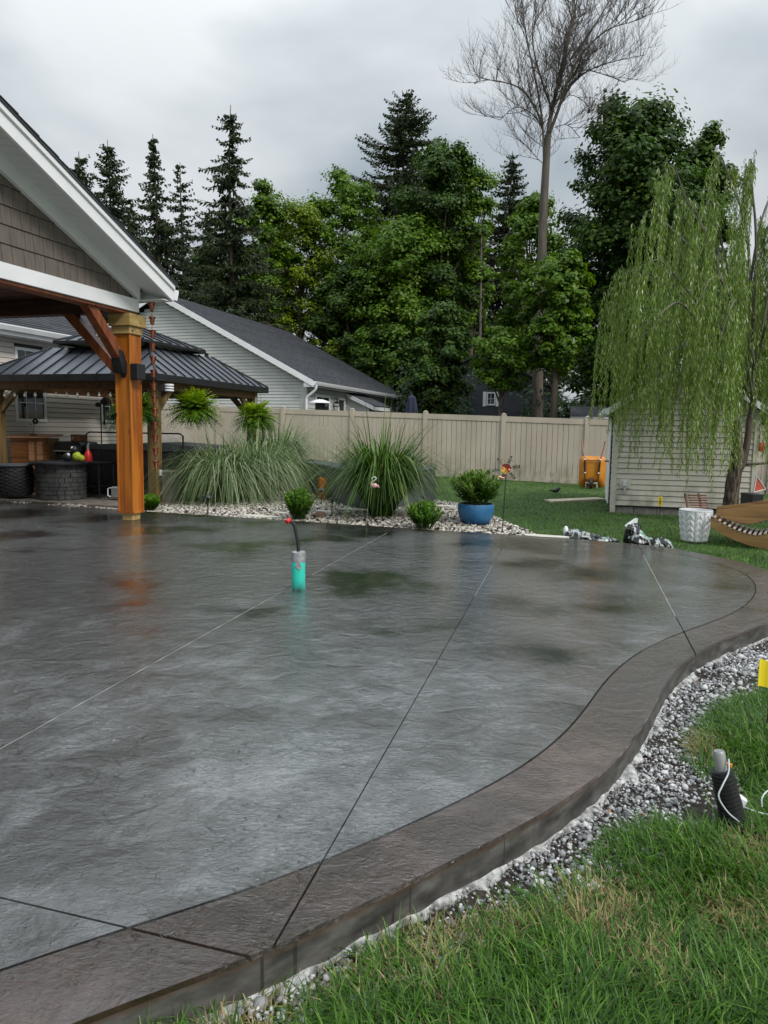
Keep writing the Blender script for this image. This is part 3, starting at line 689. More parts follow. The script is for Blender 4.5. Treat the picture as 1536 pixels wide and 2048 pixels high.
def window(parent, plane, a0, a1, z0, z1, off, out=1, fw=.06, cols=2, rows=2, mid=False):
    """framed window standing proud of the wall at coordinate off"""
    def bx(m, a, b, c, d, e, f):
        lo, hi = sorted((off+out*e, off+out*f))
        if plane == 'x': m.box(lo, hi, a, b, c, d, .004)
        else: m.box(a, b, lo, hi, c, d, .004)
    m = MB(); bx(m, a0, a0+fw, z0, z1, 0, .035); bx(m, a1-fw, a1, z0, z1, 0, .035); bx(m, a0+fw, a1-fw, z1-fw, z1, 0, .034); bx(m, a0+fw, a1-fw, z0, z0+fw, 0, .034)
    w = m.build('window', mt['white_trim'], parent)
    g = MB(); bx(g, a0+fw*.8, a1-fw*.8, z0+fw*.8, z1-fw*.8, -.01, .006); g.build('pane', mt['glass'], w)
    if cols > 1 or rows > 1:
        mm = MB(); t = .008
        for i in range(1, cols): c = a0+fw+(a1-a0-2*fw)*i/cols; bx(mm, c-t, c+t, z0+fw, z1-fw, .008, .016)
        for i in range(1, rows): c = z0+fw+(z1-z0-2*fw)*i/rows; bx(mm, a0+fw, a1-fw, c-t, c+t, .008, .017)
        mm.build('muntin', mt['white_trim'], w)
    return w

# ---- the timber pavilion at the left: gable wall above, cedar post at the corner
PO = at(258, 1042, z=0); PO = (-3.48, 10.12, 0)
pav = thing('pavilion', 'timber-framed pavilion with white rakes, taupe shake gable and stained cedar corner post', 'pavilion', PO, -TH)
m = MB(); m.box(-.085, .085, -.085, .085, 0, .14, .008); m.build('post_foot', mt['raw_wood'], pav)
m = MB(); m.box(-.112, .112, -.112, .112, .1, 2.5, .004); po = m.build('post', mt['post'], pav)
m = MB()
for sx in (-1, 1):
    for sy in (-1, 1):
        m.box(sx*.122-.022*(sx > 0), sx*.122+.022*(sx < 0), sy*.122-.022*(sy > 0), sy*.122+.022*(sy < 0), .112, 2.5, .002)
m.box(-.122, .122, -.122, -.1121, .1, .135, .002); m.box(.1121, .122, -.122, .122, .1, .134, .002); m.box(-.122, .122, .1121, .122, .1, .135, .002)
m.build('corner_trim', mt['post'], po)
m = MB(); m.box(-.14, .14, -.14, .14, 2.5, 2.60, .006); m.build('capital_neck', mt['raw_wood'], pav)
m = MB(); m.box(-.175, .175, -.175, .175, 2.6, 2.76, .008); m.build('capital', mt['raw_wood'], pav)
BZ, BT = 2.80, 2.97     # white beam
m = MB(); m.box(-.06, .13, -7.9, .085, BZ, BT, .003); m.build('gable_beam', mt['white_trim'], pav)
m = MB(); m.box(-.11, .10, -7.9, .08, 2.762, BZ-.002, .003); m.build('beam_underside', mt['brace'], pav)
m = MB(); m.box(-5.5, -.11, -.09, .09, 2.79, 2.99, .005); m.build('side_beam', mt['ceiling'], pav)
m = MB(); m.box(-5.5, -.11, -7.8, -7.62, 2.79, 2.99, .005); m.build('side_beam', mt['ceiling'], pav)
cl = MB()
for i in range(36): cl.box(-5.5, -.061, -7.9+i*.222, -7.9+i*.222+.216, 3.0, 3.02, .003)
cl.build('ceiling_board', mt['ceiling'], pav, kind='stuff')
m = MB()
m.box(-.11, .11, -7.85, -7.62, 0, 2.76, .004); m.build('rear_post', mt['post'], pav)
m = MB(); m.box(-5.45, -5.2, -.11, .11, 0, 2.79, .004); m.build('rear_post', mt['post'], pav)
m = MB(); m.box(-5.45, -5.2, -7.85, -7.62, 0, 2.79, .004); m.build('rear_post', mt['post'], pav)
def brace(dx, dy, L, z0, mat):
    m = MB(); m.m = Matrix.Rotation(math.atan2(dy, dx), 4, 'Z')
    t = .085
    m.prism([(.10, z0), (.10, z0-.16), (L, z0+L-.26), (L+.0, z0+L-.06)], -.06, .06, 'y')
    return fixn(m.build('brace', mat, pav))
brace(0, -1, .92, 2.17, mt['brace']); brace(-1, 0, 1.12, 2.05, mt['brace'])
m = MB(); m.m = Matrix.Rotation(-math.pi/2, 4, 'Z')
m.prism([(.113, 1.98), (.113, 2.12), (.19, 2.27), (.27, 2.28), (.27, 2.2), (.21, 1.98)], -.067, .067, 'y'); fixn(m.build('brace_bracket', mt['black_metal'], pav))
m = MB(); m.prism([(-.03, 1.93), (.05, 1.93), (.05, 2.16), (.01, 2.24), (-.03, 2.16)], -.122, -.116, 'y'); fixn(m.build('bracket_plate', mt['black_metal'], pav))
bm2 = None
for (y_, z_) in ((.01, 2.0), (.01, 2.08), (.01, 2.16)):
    if bm2 is None: m = MB(); m.ball((0, 0, 0), (.013, .007, .013), 8, 5); o_ = m.build('bolt', mt['galv'], pav, True); bm2 = o_.data; o_.location = (y_, -.124, z_)
    else: share('bolt', bm2, pav, (y_, -.124, z_))
# rake geometry: s = distance back from the eave tip at local y = .26
K = .41; OL_ = .55; RY = -3.9
def rz_(y): return 2.96+K*(.26-y) if y >= RY else 2.96+K*(.26-RY)-K*(RY-y)
def rake(x0, x1, dz0, dz1, y0=.26, yend=None):
    m = MB(); a = [(y0, rz_(y0)), (RY, rz_(RY)), (2*RY-.26, rz_(2*RY-.26))]
    for (ya, za), (yb, zb) in ((a[0], a[1]), (a[1], a[2])):
        if ya > yb: ya, za, yb, zb = yb, zb, ya, za
        m.hexa([(x0, ya, za+dz0), (x1, ya, za+dz0), (x1, yb, zb+dz0), (x0, yb, zb+dz0), (x0, ya, za+dz1), (x1, ya, za+dz1), (x1, yb, zb+dz1), (x0, yb, zb+dz1)])
    return m
rake(.515, .55, 0, .15).build('rake_fascia', mt['white_trim'], pav)
rake(.551, .578, .151, .205).build('drip_edge', mt['white_trim'], pav)
rk = rake(-5.6, .59, .207, .24, .30); ro = rk.build('roof', mt['roof'], pav)
sh = MB()
for i in range(15):
    y = .28-.27*i; z = rz_(y)+.24; y2 = y-.275
    if y2 < RY: break
    sh.hexa([(-5.6, y, z), (.6, y, z), (.6, y2, rz_(y2)+.241), (-5.6, y2, rz_(y2)+.241), (-5.6, y, z+.016), (.6, y, z+.016), (.6, y2, rz_(y2)+.243), (-5.6, y2, rz_(y2)+.243)])
sh.build('shingle_course', mt['roof'], ro, kind='stuff')
sm_ = MB()   # soffit panels, each a board with a v-joint
y = .25
while y > RY+.1:
    y2 = y-.112; z1, z2 = rz_(y), rz_(y2)
    sp = MB(); g = .008
    sp.hexa([(.131, y2+g, z2+.10), (.514, y2+g, z2+.012), (.514, y, z1+.012), (.131, y, z1+.10), (.131, y2+g, z2+.103), (.514, y2+g, z2+.015), (.514, y, z1+.015), (.131, y, z1+.103)])
    fixn(sp.build('soffit_panel', mt['white_vinyl'], pav)); y = y2
bk = MB(); za_, zb_2 = rz_(.25), rz_(RY); bk.hexa([(.131, RY, zb_2+.104), (.514, RY, zb_2+.016), (.514, .25, za_+.016), (.131, .25, za_+.104), (.131, RY, zb_2+.12), (.514, RY, zb_2+.03), (.514, .25, za_+.03), (.131, .25, za_+.12)]); fixn(bk.build('soffit_backing', mt['black'], pav))
# frieze under the soffit on the wall
fr = MB()
for ya, yb in ((.085, RY), (RY, 2*RY-.26)):
    za, zb = (rz_(ya)+.10, rz_(yb)+.10)
    if ya > yb: ya, za, yb, zb = yb, zb, ya, za
    fr.hexa([(.05, ya, max(BT+.001, za-.19)), (.15, ya, max(BT+.001, za-.19)), (.15, yb, max(BT+.001, zb-.19)), (.05, yb, max(BT+.001, zb-.19)), (.05, ya, za+.02), (.15, ya, za+.02), (.15, yb, zb+.02), (.05, yb, zb+.02)])
fixn(fr.build('frieze', mt['white_trim'], pav))
wl = MB(); wl.prism([(.0, BT+.001), (-.0, BT+.08), (RY, rz_(RY)+.1), (2*RY, BT+.08), (2*RY, BT+.001)], .02, .085, 'x'); fixn(wl.build('gable_wall', mt['black'], pav))
# shakes
zrow = BT+.002; row = 0
while zrow < rz_(RY)-.1:
    h = .198; ymax = .26-(zrow-(2.96+.10-.19))/K+.0
    y = min(ymax, -.06)+.02; first = True
    rr = random.Random(row*7+1); y -= rr.uniform(0, .04)
    yy = -.075 if row == 0 else ymax+.03
    
    while yy > -4.3:
        w = rr.choice((.095, .12, .135, .15, .17, .21)); y2 = yy-w
        zt0 = min(zrow+h, rz_(min(yy, 5))-.06+.0) if yy > RY else zrow+h; zt1 = min(zrow+h, rz_(y2)-.06) if y2 > RY else zrow+h
        if zt1 > zrow+.02 and y2 > RY:
            zt0 = max(zt0, zrow+.004); s = MB(); t = rr.uniform(0, .003)
            s.hexa([(.086, y2+.007, zrow+.004), (.107+t, y2+.007, zrow+.004), (.107+t, yy, zrow+.004), (.086, yy, zrow+.004), (.086, y2+.007, zt1), (.093+t, y2+.007, zt1), (.093+t, yy, zt0), (.086, yy, zt0)])
            fixn(s.build('shake', mt['shingle_brown'], pav))
        yy = y2
    zrow += h; row += 1
# boxed eave return and gutter
m = MB(); m.box(.128, .514, .09, .258, 2.955, 2.97, .002); m.build('eave_return', mt['white_vinyl'], pav)
m = MB(); m.prism([(.262, 2.98), (.262, 3.12), (.37, 3.12), (.37, 3.09), (.33, 2.98)], -5.6, .56, 'x'); fixn(m.build('gutter', mt['white_trim'], pav))
m = MB(); m.box(-5.6, .125, .10, .26, 2.955, 2.972, .002); m.build('eave_soffit', mt['white_vinyl'], pav)
# speaker on the post
spk = thing('outdoor_speaker', 'small black box speaker mounted on the right face of the cedar post', 'speaker', PO, -TH)
m = MB(); m.box(.128, .25, -.135, .035, 1.9, 2.11, .008); m.build('cabinet', mt['black'], spk)
m = MB(); m.box(.124, .128, -.09, -.01, 1.95, 2.06); m.build('mount', mt['black_metal'], spk)
m = MB(); m.box(.14, .238, -.139, -.1352, 1.915, 2.095, .002); m.build('grille', mt['black_metal'], spk)

# ---- rain chain of copper cups
rc = thing('rain_chain', 'copper rain chain of little bell cups hanging from the pavilion eave', 'rain chain', at(303, 607, Y=10.3))
top = at(299, 607, Y=10.3).z-.0
z = -.0; i = 0; cup = None; link = None
while z > -2.28:
    if cup is None:
        c = MB(); c.lathe([(.018, -.105), (.026, -.10), (.032, -.04), (.044, -.012), (.05, 0), (.046, 0), (.038, -.014), (.026, -.05), (.018, -.095)], 16, cap=False); cup = c.build('cup', mt['copper'], rc, True); me_c = cup.data
        l = MB(); l.tube([(0, 0, -.095), (.012, 0, -.12), (-.01, .004, -.145), (.008, 0, -.17), (0, 0, -.2)], .004, 5)
        l.tube([(.03, 0, -.195), (0, 0, -.165), (-.03, 0, -.195)], .003, 4); link = l.build('link', mt['copper'], rc); me_l = link.data
        cup.location = link.location = (0, 0, z)
    else:
        share('cup', me_c, rc, (.012*math.sin(i)*.3+z*-.012, 0, z)); 
        if z > -2.1: share('link', me_l, rc, (z*-.012, 0, z), (0, 0, i*1.3))
    i += 1; z -= .178

# ---- beige house on the left with its side wall running back
HO = (-7.2, 15.0, 0)
hs = thing('beige_house', 'beige vinyl-sided house with white gutter behind the black-roofed gazebo', 'house', HO, -TH)
holes = [(-.33, .49, 1.34, 2.10), (-.30, .46, 2.2, 2.80), (2.19, 2.80, 1.36, 2.11)]
m = MB(); m.box(-9, -.02, -9, 3.5, -.1, 3.0); m.build('wall_core', mt['black'], hs)
siding(hs, mt['siding_beige'], 'x', -4.5, 3.42, .02, 2.96, .1016, holes)
window(hs, 'x', -.33, .49, 1.34, 2.10, .0, cols=3, rows=2); window(hs, 'x', -.30, .46, 2.2, 2.80, .0, cols=3, rows=2); window(hs, 'x', 2.19, 2.80, 1.36, 2.11, .0, cols=2, rows=2)
m = MB(); m.box(-.02, .03, 3.42, 3.52, 0, 2.96, .004); m.box(-9, -.03, 3.46, 3.52, 0, 2.96); m.build('corner_post', mt['siding_beige'], hs)
m = MB(); m.box(.0, .36, -9, 3.8, 2.955, 2.975, .002); m.build('soffit', mt['white_vinyl'], hs)
m = MB(); m.box(.335, .36, -9, 3.8, 2.977, 3.13, .002); m.build('fascia', mt['white_trim'], hs)
m = MB(); m.prism([(.362, 3.03), (.362, 3.13), (.47, 3.13), (.47, 3.11), (.43, 3.03)], -9, 3.8, 'y'); fixn(m.build('gutter', mt['white_trim'], hs))
m = MB()
for i in range(34):
    x = .40-i*.14*.93; z = 3.12+i*.14*.42
    m.hexa([(x-.15, -9, z+.058), (x, -9, z), (x, 3.8, z), (x-.15, 3.8, z+.058), (x-.15, -9, z+.066), (x, -9, z+.018), (x, 3.8, z+.018), (x-.15, 3.8, z+.066)])
m.build('roof', mt['roof'], hs)

# ---- gazebo with black standing-seam roof in two tiers
GO = (-3.85, 12.35, 0)
gzb = thing('gazebo', 'two-tier gazebo with charcoal standing-seam metal roof on timber posts', 'gazebo', GO, -TH)
GW, GD, EZ = 3.75, 4.05, 2.155      # width (local -x), depth (local +y)
def hip(x0, x1, y0, y1, z0, ix0, ix1, iy0, iy1, z1, step, nm, parent):
    sides = [((x0, y0), (x1, y0), (ix0, iy0), (ix1, iy0)), ((x1, y0), (x1, y1), (ix1, iy0), (ix1, iy1)), ((x1, y1), (x0, y1), (ix1, iy1), (ix0, iy1)), ((x0, y1), (x0, y0), (ix0, iy1), (ix0, iy0))]
    for (a, b, c, d) in sides:
        A, B, C_, D_ = [Vector((*p, z)) for p, z in ((a, z0), (b, z0), (c, z1), (d, z1))]
        L = (B-A).length; n = round(L/step); e = (B-A)/L; up = ((C_+D_)/2-(A+B)/2); up = up-e*up.dot(e)
        nor = e.cross(up).normalized(); c0 = (C_-A).dot(e); d0 = (D_-A).dot(e); H = up.length; upn = up/H
        def topat(s):
            if s < c0: return H*s/c0
            if s > d0: return H*(L-s)/(L-d0)
            return H
        for k in range(n):
            s0, s1 = k*L/n, (k+1)*L/n
            ks = sorted({s0, s1, *[q for q in (c0, d0) if s0 < q < s1]})
            bot = [A+e*s0, A+e*s1]; tp = [A+e*q+upn*max(.001, topat(q)) for q in reversed(ks)]
            pts = bot+tp; nn = len(pts); mm = MB()
            mm.add([p for p in pts]+[p-nor*.012 for p in pts], [tuple(range(nn)), tuple(range(2*nn-1, nn-1, -1))]+[(i, nn+i, nn+(i+1)%nn, (i+1)%nn) for i in range(nn)])
            fixn(mm.build(nm, mt['metal_roof'], parent))
        se = MB()
        for k in range(1, n):
            s_ = k*L/n; h = topat(s_); p, q = A+e*s_, A+e*s_+upn*h
            w = e*.0075; hh = nor*.024
            se.hexa([p-w, p+w, q+w, q-w, p-w+hh, p+w+hh, q+w+hh, q-w+hh])
        fixn(se.build('roof_seam', mt['black_metal'], parent))
        r_ = MB(); r_.tube([A+nor*.01, C_+nor*.01], .022, 6); r_.build('hip_cap', mt['black_metal'], parent)
hip(-GW, .07, 0, GD, EZ, -2.85, -.75, .95, 3.1, 2.72, .29, 'roof_panel', gzb)
hip(-2.5, -.60, .60, 2.62, 2.80, -1.62, -1.5, 1.55, 1.7, 3.17, .27, 'upper_roof_panel', gzb)
m = MB(); ey = EZ
for x0, x1, y0, y1 in ((-GW, .08, -.012, .012), (-GW, .08, GD-.012, GD+.012), (.058, .082, .013, GD-.013), (-GW-.012, -GW+.012, .013, GD-.013)): m.box(x0, x1, y0, y1, EZ-.115, EZ+.004, .002)
for x0, x1, y0, y1 in ((-2.52, -.58, .59, .61), (-2.52, -.58, 2.61, 2.63), (-.60, -.58, .611, 2.609), (-2.52, -2.50, .611, 2.609)): m.box(x0, x1, y0, y1, 2.75, 2.803, .002)
for x in (-2.7, -.8):
    for y in (1.0, 3.0): m.box(x-.03, x+.03, y-.03, y+.03, 2.62, 2.8)
m.build('eave_trim', mt['black_metal'], gzb)
m = MB()
for x0, x1, y0, y1 in ((-GW+.2, -.10, .18, .26), (-GW+.2, -.10, GD-.26, GD-.18), (-.18, -.10, .262, GD-.262), (-GW+.2, -GW+.28, .262, GD-.262)): m.box(x0, x1, y0, y1, EZ-.245, EZ-.08, .004)
m.build('beam', mt['beam_wood'], gzb)
lin = MB(); 
lin.add([(-GW+.1, .1, EZ-.05), (-.05, .1, EZ-.05), (-.05, GD-.1, EZ-.05), (-GW+.1, GD-.1, EZ-.05), (-2.8, 1.0, 2.66), (-.8, 1.0, 2.66), (-.8, 3.05, 2.66), (-2.8, 3.05, 2.66)], [(0, 4, 5, 1), (1, 5, 6, 2), (2, 6, 7, 3), (3, 7, 4, 0)])
lin.build('roof_lining', mt['black'], gzb)
for x, y in ((-.17, .27), (-GW+.25, .27), (-.17, GD-.27), (-GW+.25, GD-.27)):
    m = MB(); m.box(x-.085, x+.085, y-.085, y+.085, -.05, EZ-.1, .005); p_ = m.build('post', mt['post2'], gzb)
    sx = -1 if x > -1 else 1; sy = 1 if y < 2 else -1
    for ax, sg in ((0, sx), (1, sy)):
        b_ = MB(); b_.m = Matrix.Translation((x, y, 0)) @ Matrix.Rotation(math.atan2(sg if ax else 0, 0 if ax else sg), 4, 'Z')
        b_.prism([(.086, 1.48), (.086, 1.62), (.42, 1.95), (.56, 1.95)], -.035, .035, 'y'); fixn(b_.build('brace', mt['post2'], gzb))
# wall lantern
lp = at(330, 776, Y=12.55)
lt = thing('post_lantern', 'louvred black and white lantern on the gazebo corner post', 'lantern', lp)
m = MB(); m.box(-.1, .02, -.05, .05, -.06, .06, .01); m.build('body', mt['black'], lt)
for k in range(3): m = MB(); m.lathe([(.072, -.055+k*.045), (.078, -.05+k*.045), (.078, -.03+k*.045), (.072, -.025+k*.045)], 16, (.07, 0)); m.build('louvre_ring', mt['white_trim'], lt, True)
m = MB(); m.lathe([(.066, -.07), (.066, .078)], 16, (.07, 0)); m.build('core', mt['black'], lt)

# gazebo floor: edging timber and pavers
pv = thing('gazebo_floor', 'x', 'x'); del pv['label'], pv['category']; pv['kind'] = 'structure'; pv.location = GO; pv.rotation_euler = (0, 0, -TH)
m = MB(); m.box(-6.5, .3, -.95, 4.6, -.3, -.032); m.build('paver_bed', mt['soil'], pv)
me_p = None
for r in range(17):
    for c in range(10):
        x = -5.9+c*.62-(r%2)*.3; y = -.50+r*.30
        if x < -5 and r > 4: continue
        if me_p is None: mm = MB(); mm.box(0, .605, 0, .288, -.06, -.008, .006); o_ = mm.build('paver', mt['paver'], pv); me_p = o_.data; o_.location = (x, y, 0)
        else: share('paver', me_p, pv, (x, y, random.uniform(-.003, .003)))
m = MB(); m.box(-6.4, .2, -.62, -.52, -.1, .012, .01); m.build('edging_timber', mt['paver'], pv)
P = []
for i in range(900):
    x = random.uniform(-5.5, .3); y = random.uniform(-.95, -.63); w = mnoise.noise(Vector((x*1.5, y, 0)))
    if w > -.05: v_ = Matrix.Rotation(-TH, 3, 'Z') @ Vector((x, y, 0)); P.append((GO[0]+v_.x, GO[1]+v_.y, -.012))
stones('edge_gravel', np.array(P), rng.uniform(.012, .026, len(P)), pebble_mat)

# ---- grey gable house beyond the fence
NO = (-2.98, 29.93, 0)
nb = thing('grey_house', 'long grey-sided house with charcoal shingle roof beyond the tan fence', 'house', NO, -TH)
HL, EV, RX, RZ = 13.1, 3.1, -7.15, 6.8
kk = (RZ-EV)/7.15
m = MB(); m.prism([(-14, -.3), (-.37, -.3), (-.37, EV-.03), (RX, RZ-.15), (-14, EV-.03)], .33, HL-.3, 'y'); fixn(m.build('wall_core', mt['black'], nb))  # black so the lap gaps read as shadow lines
siding(nb, mt['siding_grey'], 'y', -14, -.36, .6, RZ-.2, .13, (), lambda z: (-14 if z < EV else RX-(RZ-.12-z)/kk, -.36 if z < EV else RX+(RZ-.12-z)/kk), merge=True, out=-1, name='gable_siding', proud=.02)
for o_ in [o for o in nb.children if o.name.startswith('gable_siding')]: o_.location = (0, .33, 0)
siding(nb, mt['siding_grey'], 'x', .33, HL-.3, .6, EV-.05, .17, (), merge=True, name='side_siding', proud=.02)
for o_ in [o for o in nb.children if o.name.startswith('side_siding')]: o_.location = (-.37, 0, 0)
m = MB(); m.box(-.375, -.33, .29, .42, .3, EV-.02, .004); m.box(-.6, -.376, .29, .33, .3, EV-.02, .004); m.build('corner_board', mt['siding_grey'], nb)
m = MB()
nC = 46
for i in range(nC):
    t0, t1 = i/nC, (i+1)/nC; xa, za = .08-(7.15+.08)*t0, EV+.10+(RZ-EV+.06)*t0; xb, zb = .08-(7.15+.08)*t1, EV+.10+(RZ-EV+.06)*t1
    m.hexa([(xa, 0, za), (xb, 0, zb), (xb, HL, zb), (xa, HL, za), (xa, 0, za+.05), (xb, 0, zb+.03), (xb, HL, zb+.03), (xa, HL, za+.05)])
m.hexa([(RX, 0, RZ+.16), (-14.4, 0, EV+.1), (-14.4, HL, EV+.1), (RX, HL, RZ+.16), (RX, 0, RZ+.2), (-14.4, 0, EV+.14), (-14.4, HL, EV+.14), (RX, HL, RZ+.2)])
m.build('roof', mt['roof'], nb)
m = MB()
for y0, y1 in ((-.03, .0), (HL, HL+.03)):
    m = MB()
    for sg in (1, -1):
        xe = .08 if sg == 1 else -14.4
        m.hexa([(xe, y0, EV-.12), (RX, y0, RZ-.06), (RX, y1, RZ-.06), (xe, y1, EV-.12), (xe, y0, EV+.12), (RX, y0, RZ+.18), (RX, y1, RZ+.18), (xe, y1, EV+.12)])
    fixn(m.build('rake_board', mt['white_trim'], nb))
m = MB(); m.box(-.36, .08, .0, HL, EV-.1, EV-.08); m.hexa([(-.34, .0, EV-.13), (.1, .0, EV-.13), (.1, .33, EV-.13), (-.34, .33, EV-.13), (-.34, .0, EV+.05), (.1, .0, EV+.09), (.1, .33, EV+.09), (-.34, .33, EV+.05)]); m.build('soffit', mt['white_vinyl'], nb)
m = MB(); m.prism([(.082, EV-.06), (.082, EV+.09), (.22, EV+.09), (.2, EV+.02), (.16, EV-.06)], -.02, HL+.02, 'y'); fixn(m.build('gutter', mt['white_trim'], nb))
m = MB(); m.tube([(.14, .15, EV-.06), (.14, .15, EV-.16), (.06, .16, EV-.28), (-.26, .2, EV-.5), (-.30, .2, EV-.62), (-.30, .2, .2)], .055, 8); m.build('downspout', mt['white_trim'], nb, True)
m = MB(); m.tube([(.14, HL-.15, EV-.06), (.14, HL-.15, EV-.16), (-.3, HL-.25, EV-.5), (-.3, HL-.25, .2)], .055, 8); m.build('downspout', mt['white_trim'], nb, True)
window(nb, 'x', 1.2, 2.8, 1.3, 2.74, -.34, fw=.1, cols=2, rows=2); window(nb, 'x', 3.8, 4.62, 1.3, 2.72, -.34, fw=.1, cols=1, rows=1)
window(nb, 'x', 8.2, 8.95, 1.3, 2.68, -.34, fw=.1, cols=1, rows=1); window(nb, 'x', 10.2, 10.9, 1.3, 2.6, -.34, fw=.1, cols=1, rows=1)
m = MB(); m.hexa([(-.35, 4.95, .3), (.75, 4.95, .3), (.75, 7.2, .3), (-.35, 7.2, .3), (-.35, 4.95, 2.85), (.75, 4.95, 2.3), (.75, 7.2, 2.3), (-.35, 7.2, 2.85)]); m.build('porch_wall', mt['siding_grey'], nb)
m = MB(); m.hexa([(-.34, 4.8, 2.8), (1.0, 4.8, 2.2), (1.0, 7.4, 2.2), (-.34, 7.4, 2.8), (-.34, 4.8, 2.98), (1.0, 4.8, 2.38), (1.0, 7.4, 2.38), (-.34, 7.4, 2.98)]); po_ = m.build('porch_fascia', mt['white_trim'], nb)
m = MB(); m.hexa([(-.34, 4.86, 2.985), (1.02, 4.86, 2.385), (1.02, 7.42, 2.385), (-.34, 7.42, 2.985), (-.34, 4.86, 3.02), (1.02, 4.86, 2.42), (1.02, 7.42, 2.42), (-.34, 7.42, 3.02)]); m.build('porch_roof', mt['roof'], nb)
m = MB(); m.lathe([(.0, 2.42), (.11, 2.44), (.13, 2.5), (.0, 2.54)], 12, (-.18, 3.25)); m.tube([(-.3, 3.25, 2.62), (-.18, 3.25, 2.66), (-.18, 3.25, 2.54)], .012, 6); m.tube([(-.18, 3.0, 2.32), (-.18, 3.5, 2.3), (-.18, 3.6, 2.5), (-.18, 3.45, 2.62)], .02, 6); m.build('wall_lamp', mt['black_metal'], nb)
# ---- tan privacy fence
fe = thing('fence', 'tan vinyl privacy fence running across the back of the yard', 'fence', FO, -TH)
SP = 2.41
zt = lambda x: 1.70-.0245*x
zb = lambda x: -.205-.02*x
pm = {}
cm = MB(); cm.lathe([(.085, 0), (.092, .012), (.092, .03), (.06, .045), (.03, .06), (0, .068)], 4); 
for v in range(len(cm.v)):
    x, y, z = cm.v[v]; c, s = math.cos(math.pi/4), math.sin(math.pi/4); cm.v[v] = (x*c-y*s, x*s+y*c, z)
cap_me = None
for k in range(-7, 4):
    x = k*SP
    m = MB(); m.box(x-.064, x+.064, -.075, .055, zb(x)-.1, zt(x)+.035, .004); p_ = m.build('post', mt['fence'], fe)
    if cap_me is None: c_ = cm.build('cap', mt['fence'], p_); cap_me = c_.data; c_.location = (x, -.01, zt(x)+.03)
    else: share('cap', cap_me, p_, (x, -.01, zt(x)+.03))
    if k == 3: break
    xa, xb = x+.064, x+SP-.064
    for nm, d0, d1, f0 in (('top_rail', -.16, .0, zt), ('bottom_rail', .02, .16, zb)):
        r_ = MB(); r_.hexa([(xa, -.045, f0(xa)+d0), (xb, -.045, f0(xb)+d0), (xb, .03, f0(xb)+d0), (xa, .03, f0(xa)+d0), (xa, -.045, f0(xa)+d1), (xb, -.045, f0(xb)+d1), (xb, .03, f0(xb)+d1), (xa, .03, f0(xa)+d1)]); r_.build(nm, mt['fence'], fe)
    n = 15; w = (xb-xa)/n
    for j in range(n):
        a = xa+j*w; z0, z1 = zb(a)+.155, zt(a)-.155
        q_ = MB(); q_.box(a+.005, a+w-.005, -.028, -.004, z0, z1, .007); q_.build('picket', mt['fence'], fe)

# ---- garden shed
SO = (4.12, 13.36, -.15); TS = R(14.5)
shd = thing('garden_shed', 'small beige-sided garden shed on concrete blocks behind the willow', 'shed', SO, -TS)
SW, SDp, WH = 2.36, 3.1, 1.88        # local z from -.15
m = MB(); m.prism([(.01, .13), (SW-.01, .13), (SW-.01, WH), (SW/2, WH+.78), (.01, WH)], .015, SDp, 'y'); fixn(m.build('wall_core', mt['black'], shd))
siding(shd, mt['siding_shed'], 'y', .07, SW-.07, .15, WH+.7, .096, (), lambda z: (.07, SW-.07) if z < WH else (SW/2-(WH+.75-z)/.66, SW/2+(WH+.75-z)/.66), out=-1)
siding(shd, mt['siding_shed'], 'x', .07, SDp, .15, WH, .096, [(.55, 1.75, 0, 1.75)], out=-1)
m = MB()
for x0, x1, y0, y1 in ((-.02, .07, -.025, .0), (-.02, .0, .0005, .07)): m.box(x0, x1, y0, y1, .02, WH, .003)
m.build('corner_post', mt['siding_shed'], shd)
m = MB(); m.box(SW-.07, SW+.02, -.025, 0, .02, WH, .003); m.build('corner_post', mt['siding_shed'], shd)
x = 0; 
for i in range(6):
    m = MB(); m.box(x+.004, x+.39, .03, .2, -.05, .146, .006); m.build('block', mt['block'], shd); x += .395
for i in range(7):
    m = MB(); m.box(.02, .18, .21+i*.4, .21+i*.4+.39, -.05, .146, .006); m.build('block', mt['block'], shd)
m = MB(); m.box(-.045, -.016, .6, 1.7, .12, 1.72, .004); dr = m.build('door', mt['white_trim'], shd)
m = MB(); m.tube([(-.05, .68, .92), (-.11, .68, .92), (-.11, .78, .92)], .014, 6); m.build('handle', mt['black_metal'], dr)
m = MB(); m.box(-.03, -.018, .5, .595, .1, 1.78); m.box(-.03, -.018, 1.705, 1.8, .1, 1.78); m.build('door_frame', mt['black_metal'], shd)
m = MB()
for sg in (0, 1):
    xe = -.16 if sg == 0 else SW+.16
    m.hexa([(xe, -.16, WH-.02), (SW/2, -.16, WH+.83), (SW/2, SDp+.1, WH+.83), (xe, SDp+.1, WH-.02), (xe, -.16, WH+.02), (SW/2, -.16, WH+.87), (SW/2, SDp+.1, WH+.87), (xe, SDp+.1, WH+.02)])
m.build('roof', mt['roof'], shd)
m = MB()
for sg in (0, 1):
    xe = -.16 if sg == 0 else SW+.16
    m.hexa([(xe, -.175, WH-.12), (SW/2, -.175, WH+.73), (SW/2, -.15, WH+.73), (xe, -.15, WH-.12), (xe, -.175, WH+.0), (SW/2, -.175, WH+.85), (SW/2, -.15, WH+.85), (xe, -.15, WH+.0)])
m.build('rake_board', mt['white_trim'], shd)
m = MB(); m.box(-.22, -.12, -.16, SDp, WH-.1, WH+.0, .01); m.build('gutter', mt['white_trim'], shd)
vt = MB(); vt.box(SW/2-.16, SW/2+.16, -.035, -.005, WH+.18, WH+.50, .004); vo_ = vt.build('vent', mt['siding_shed'], shd)
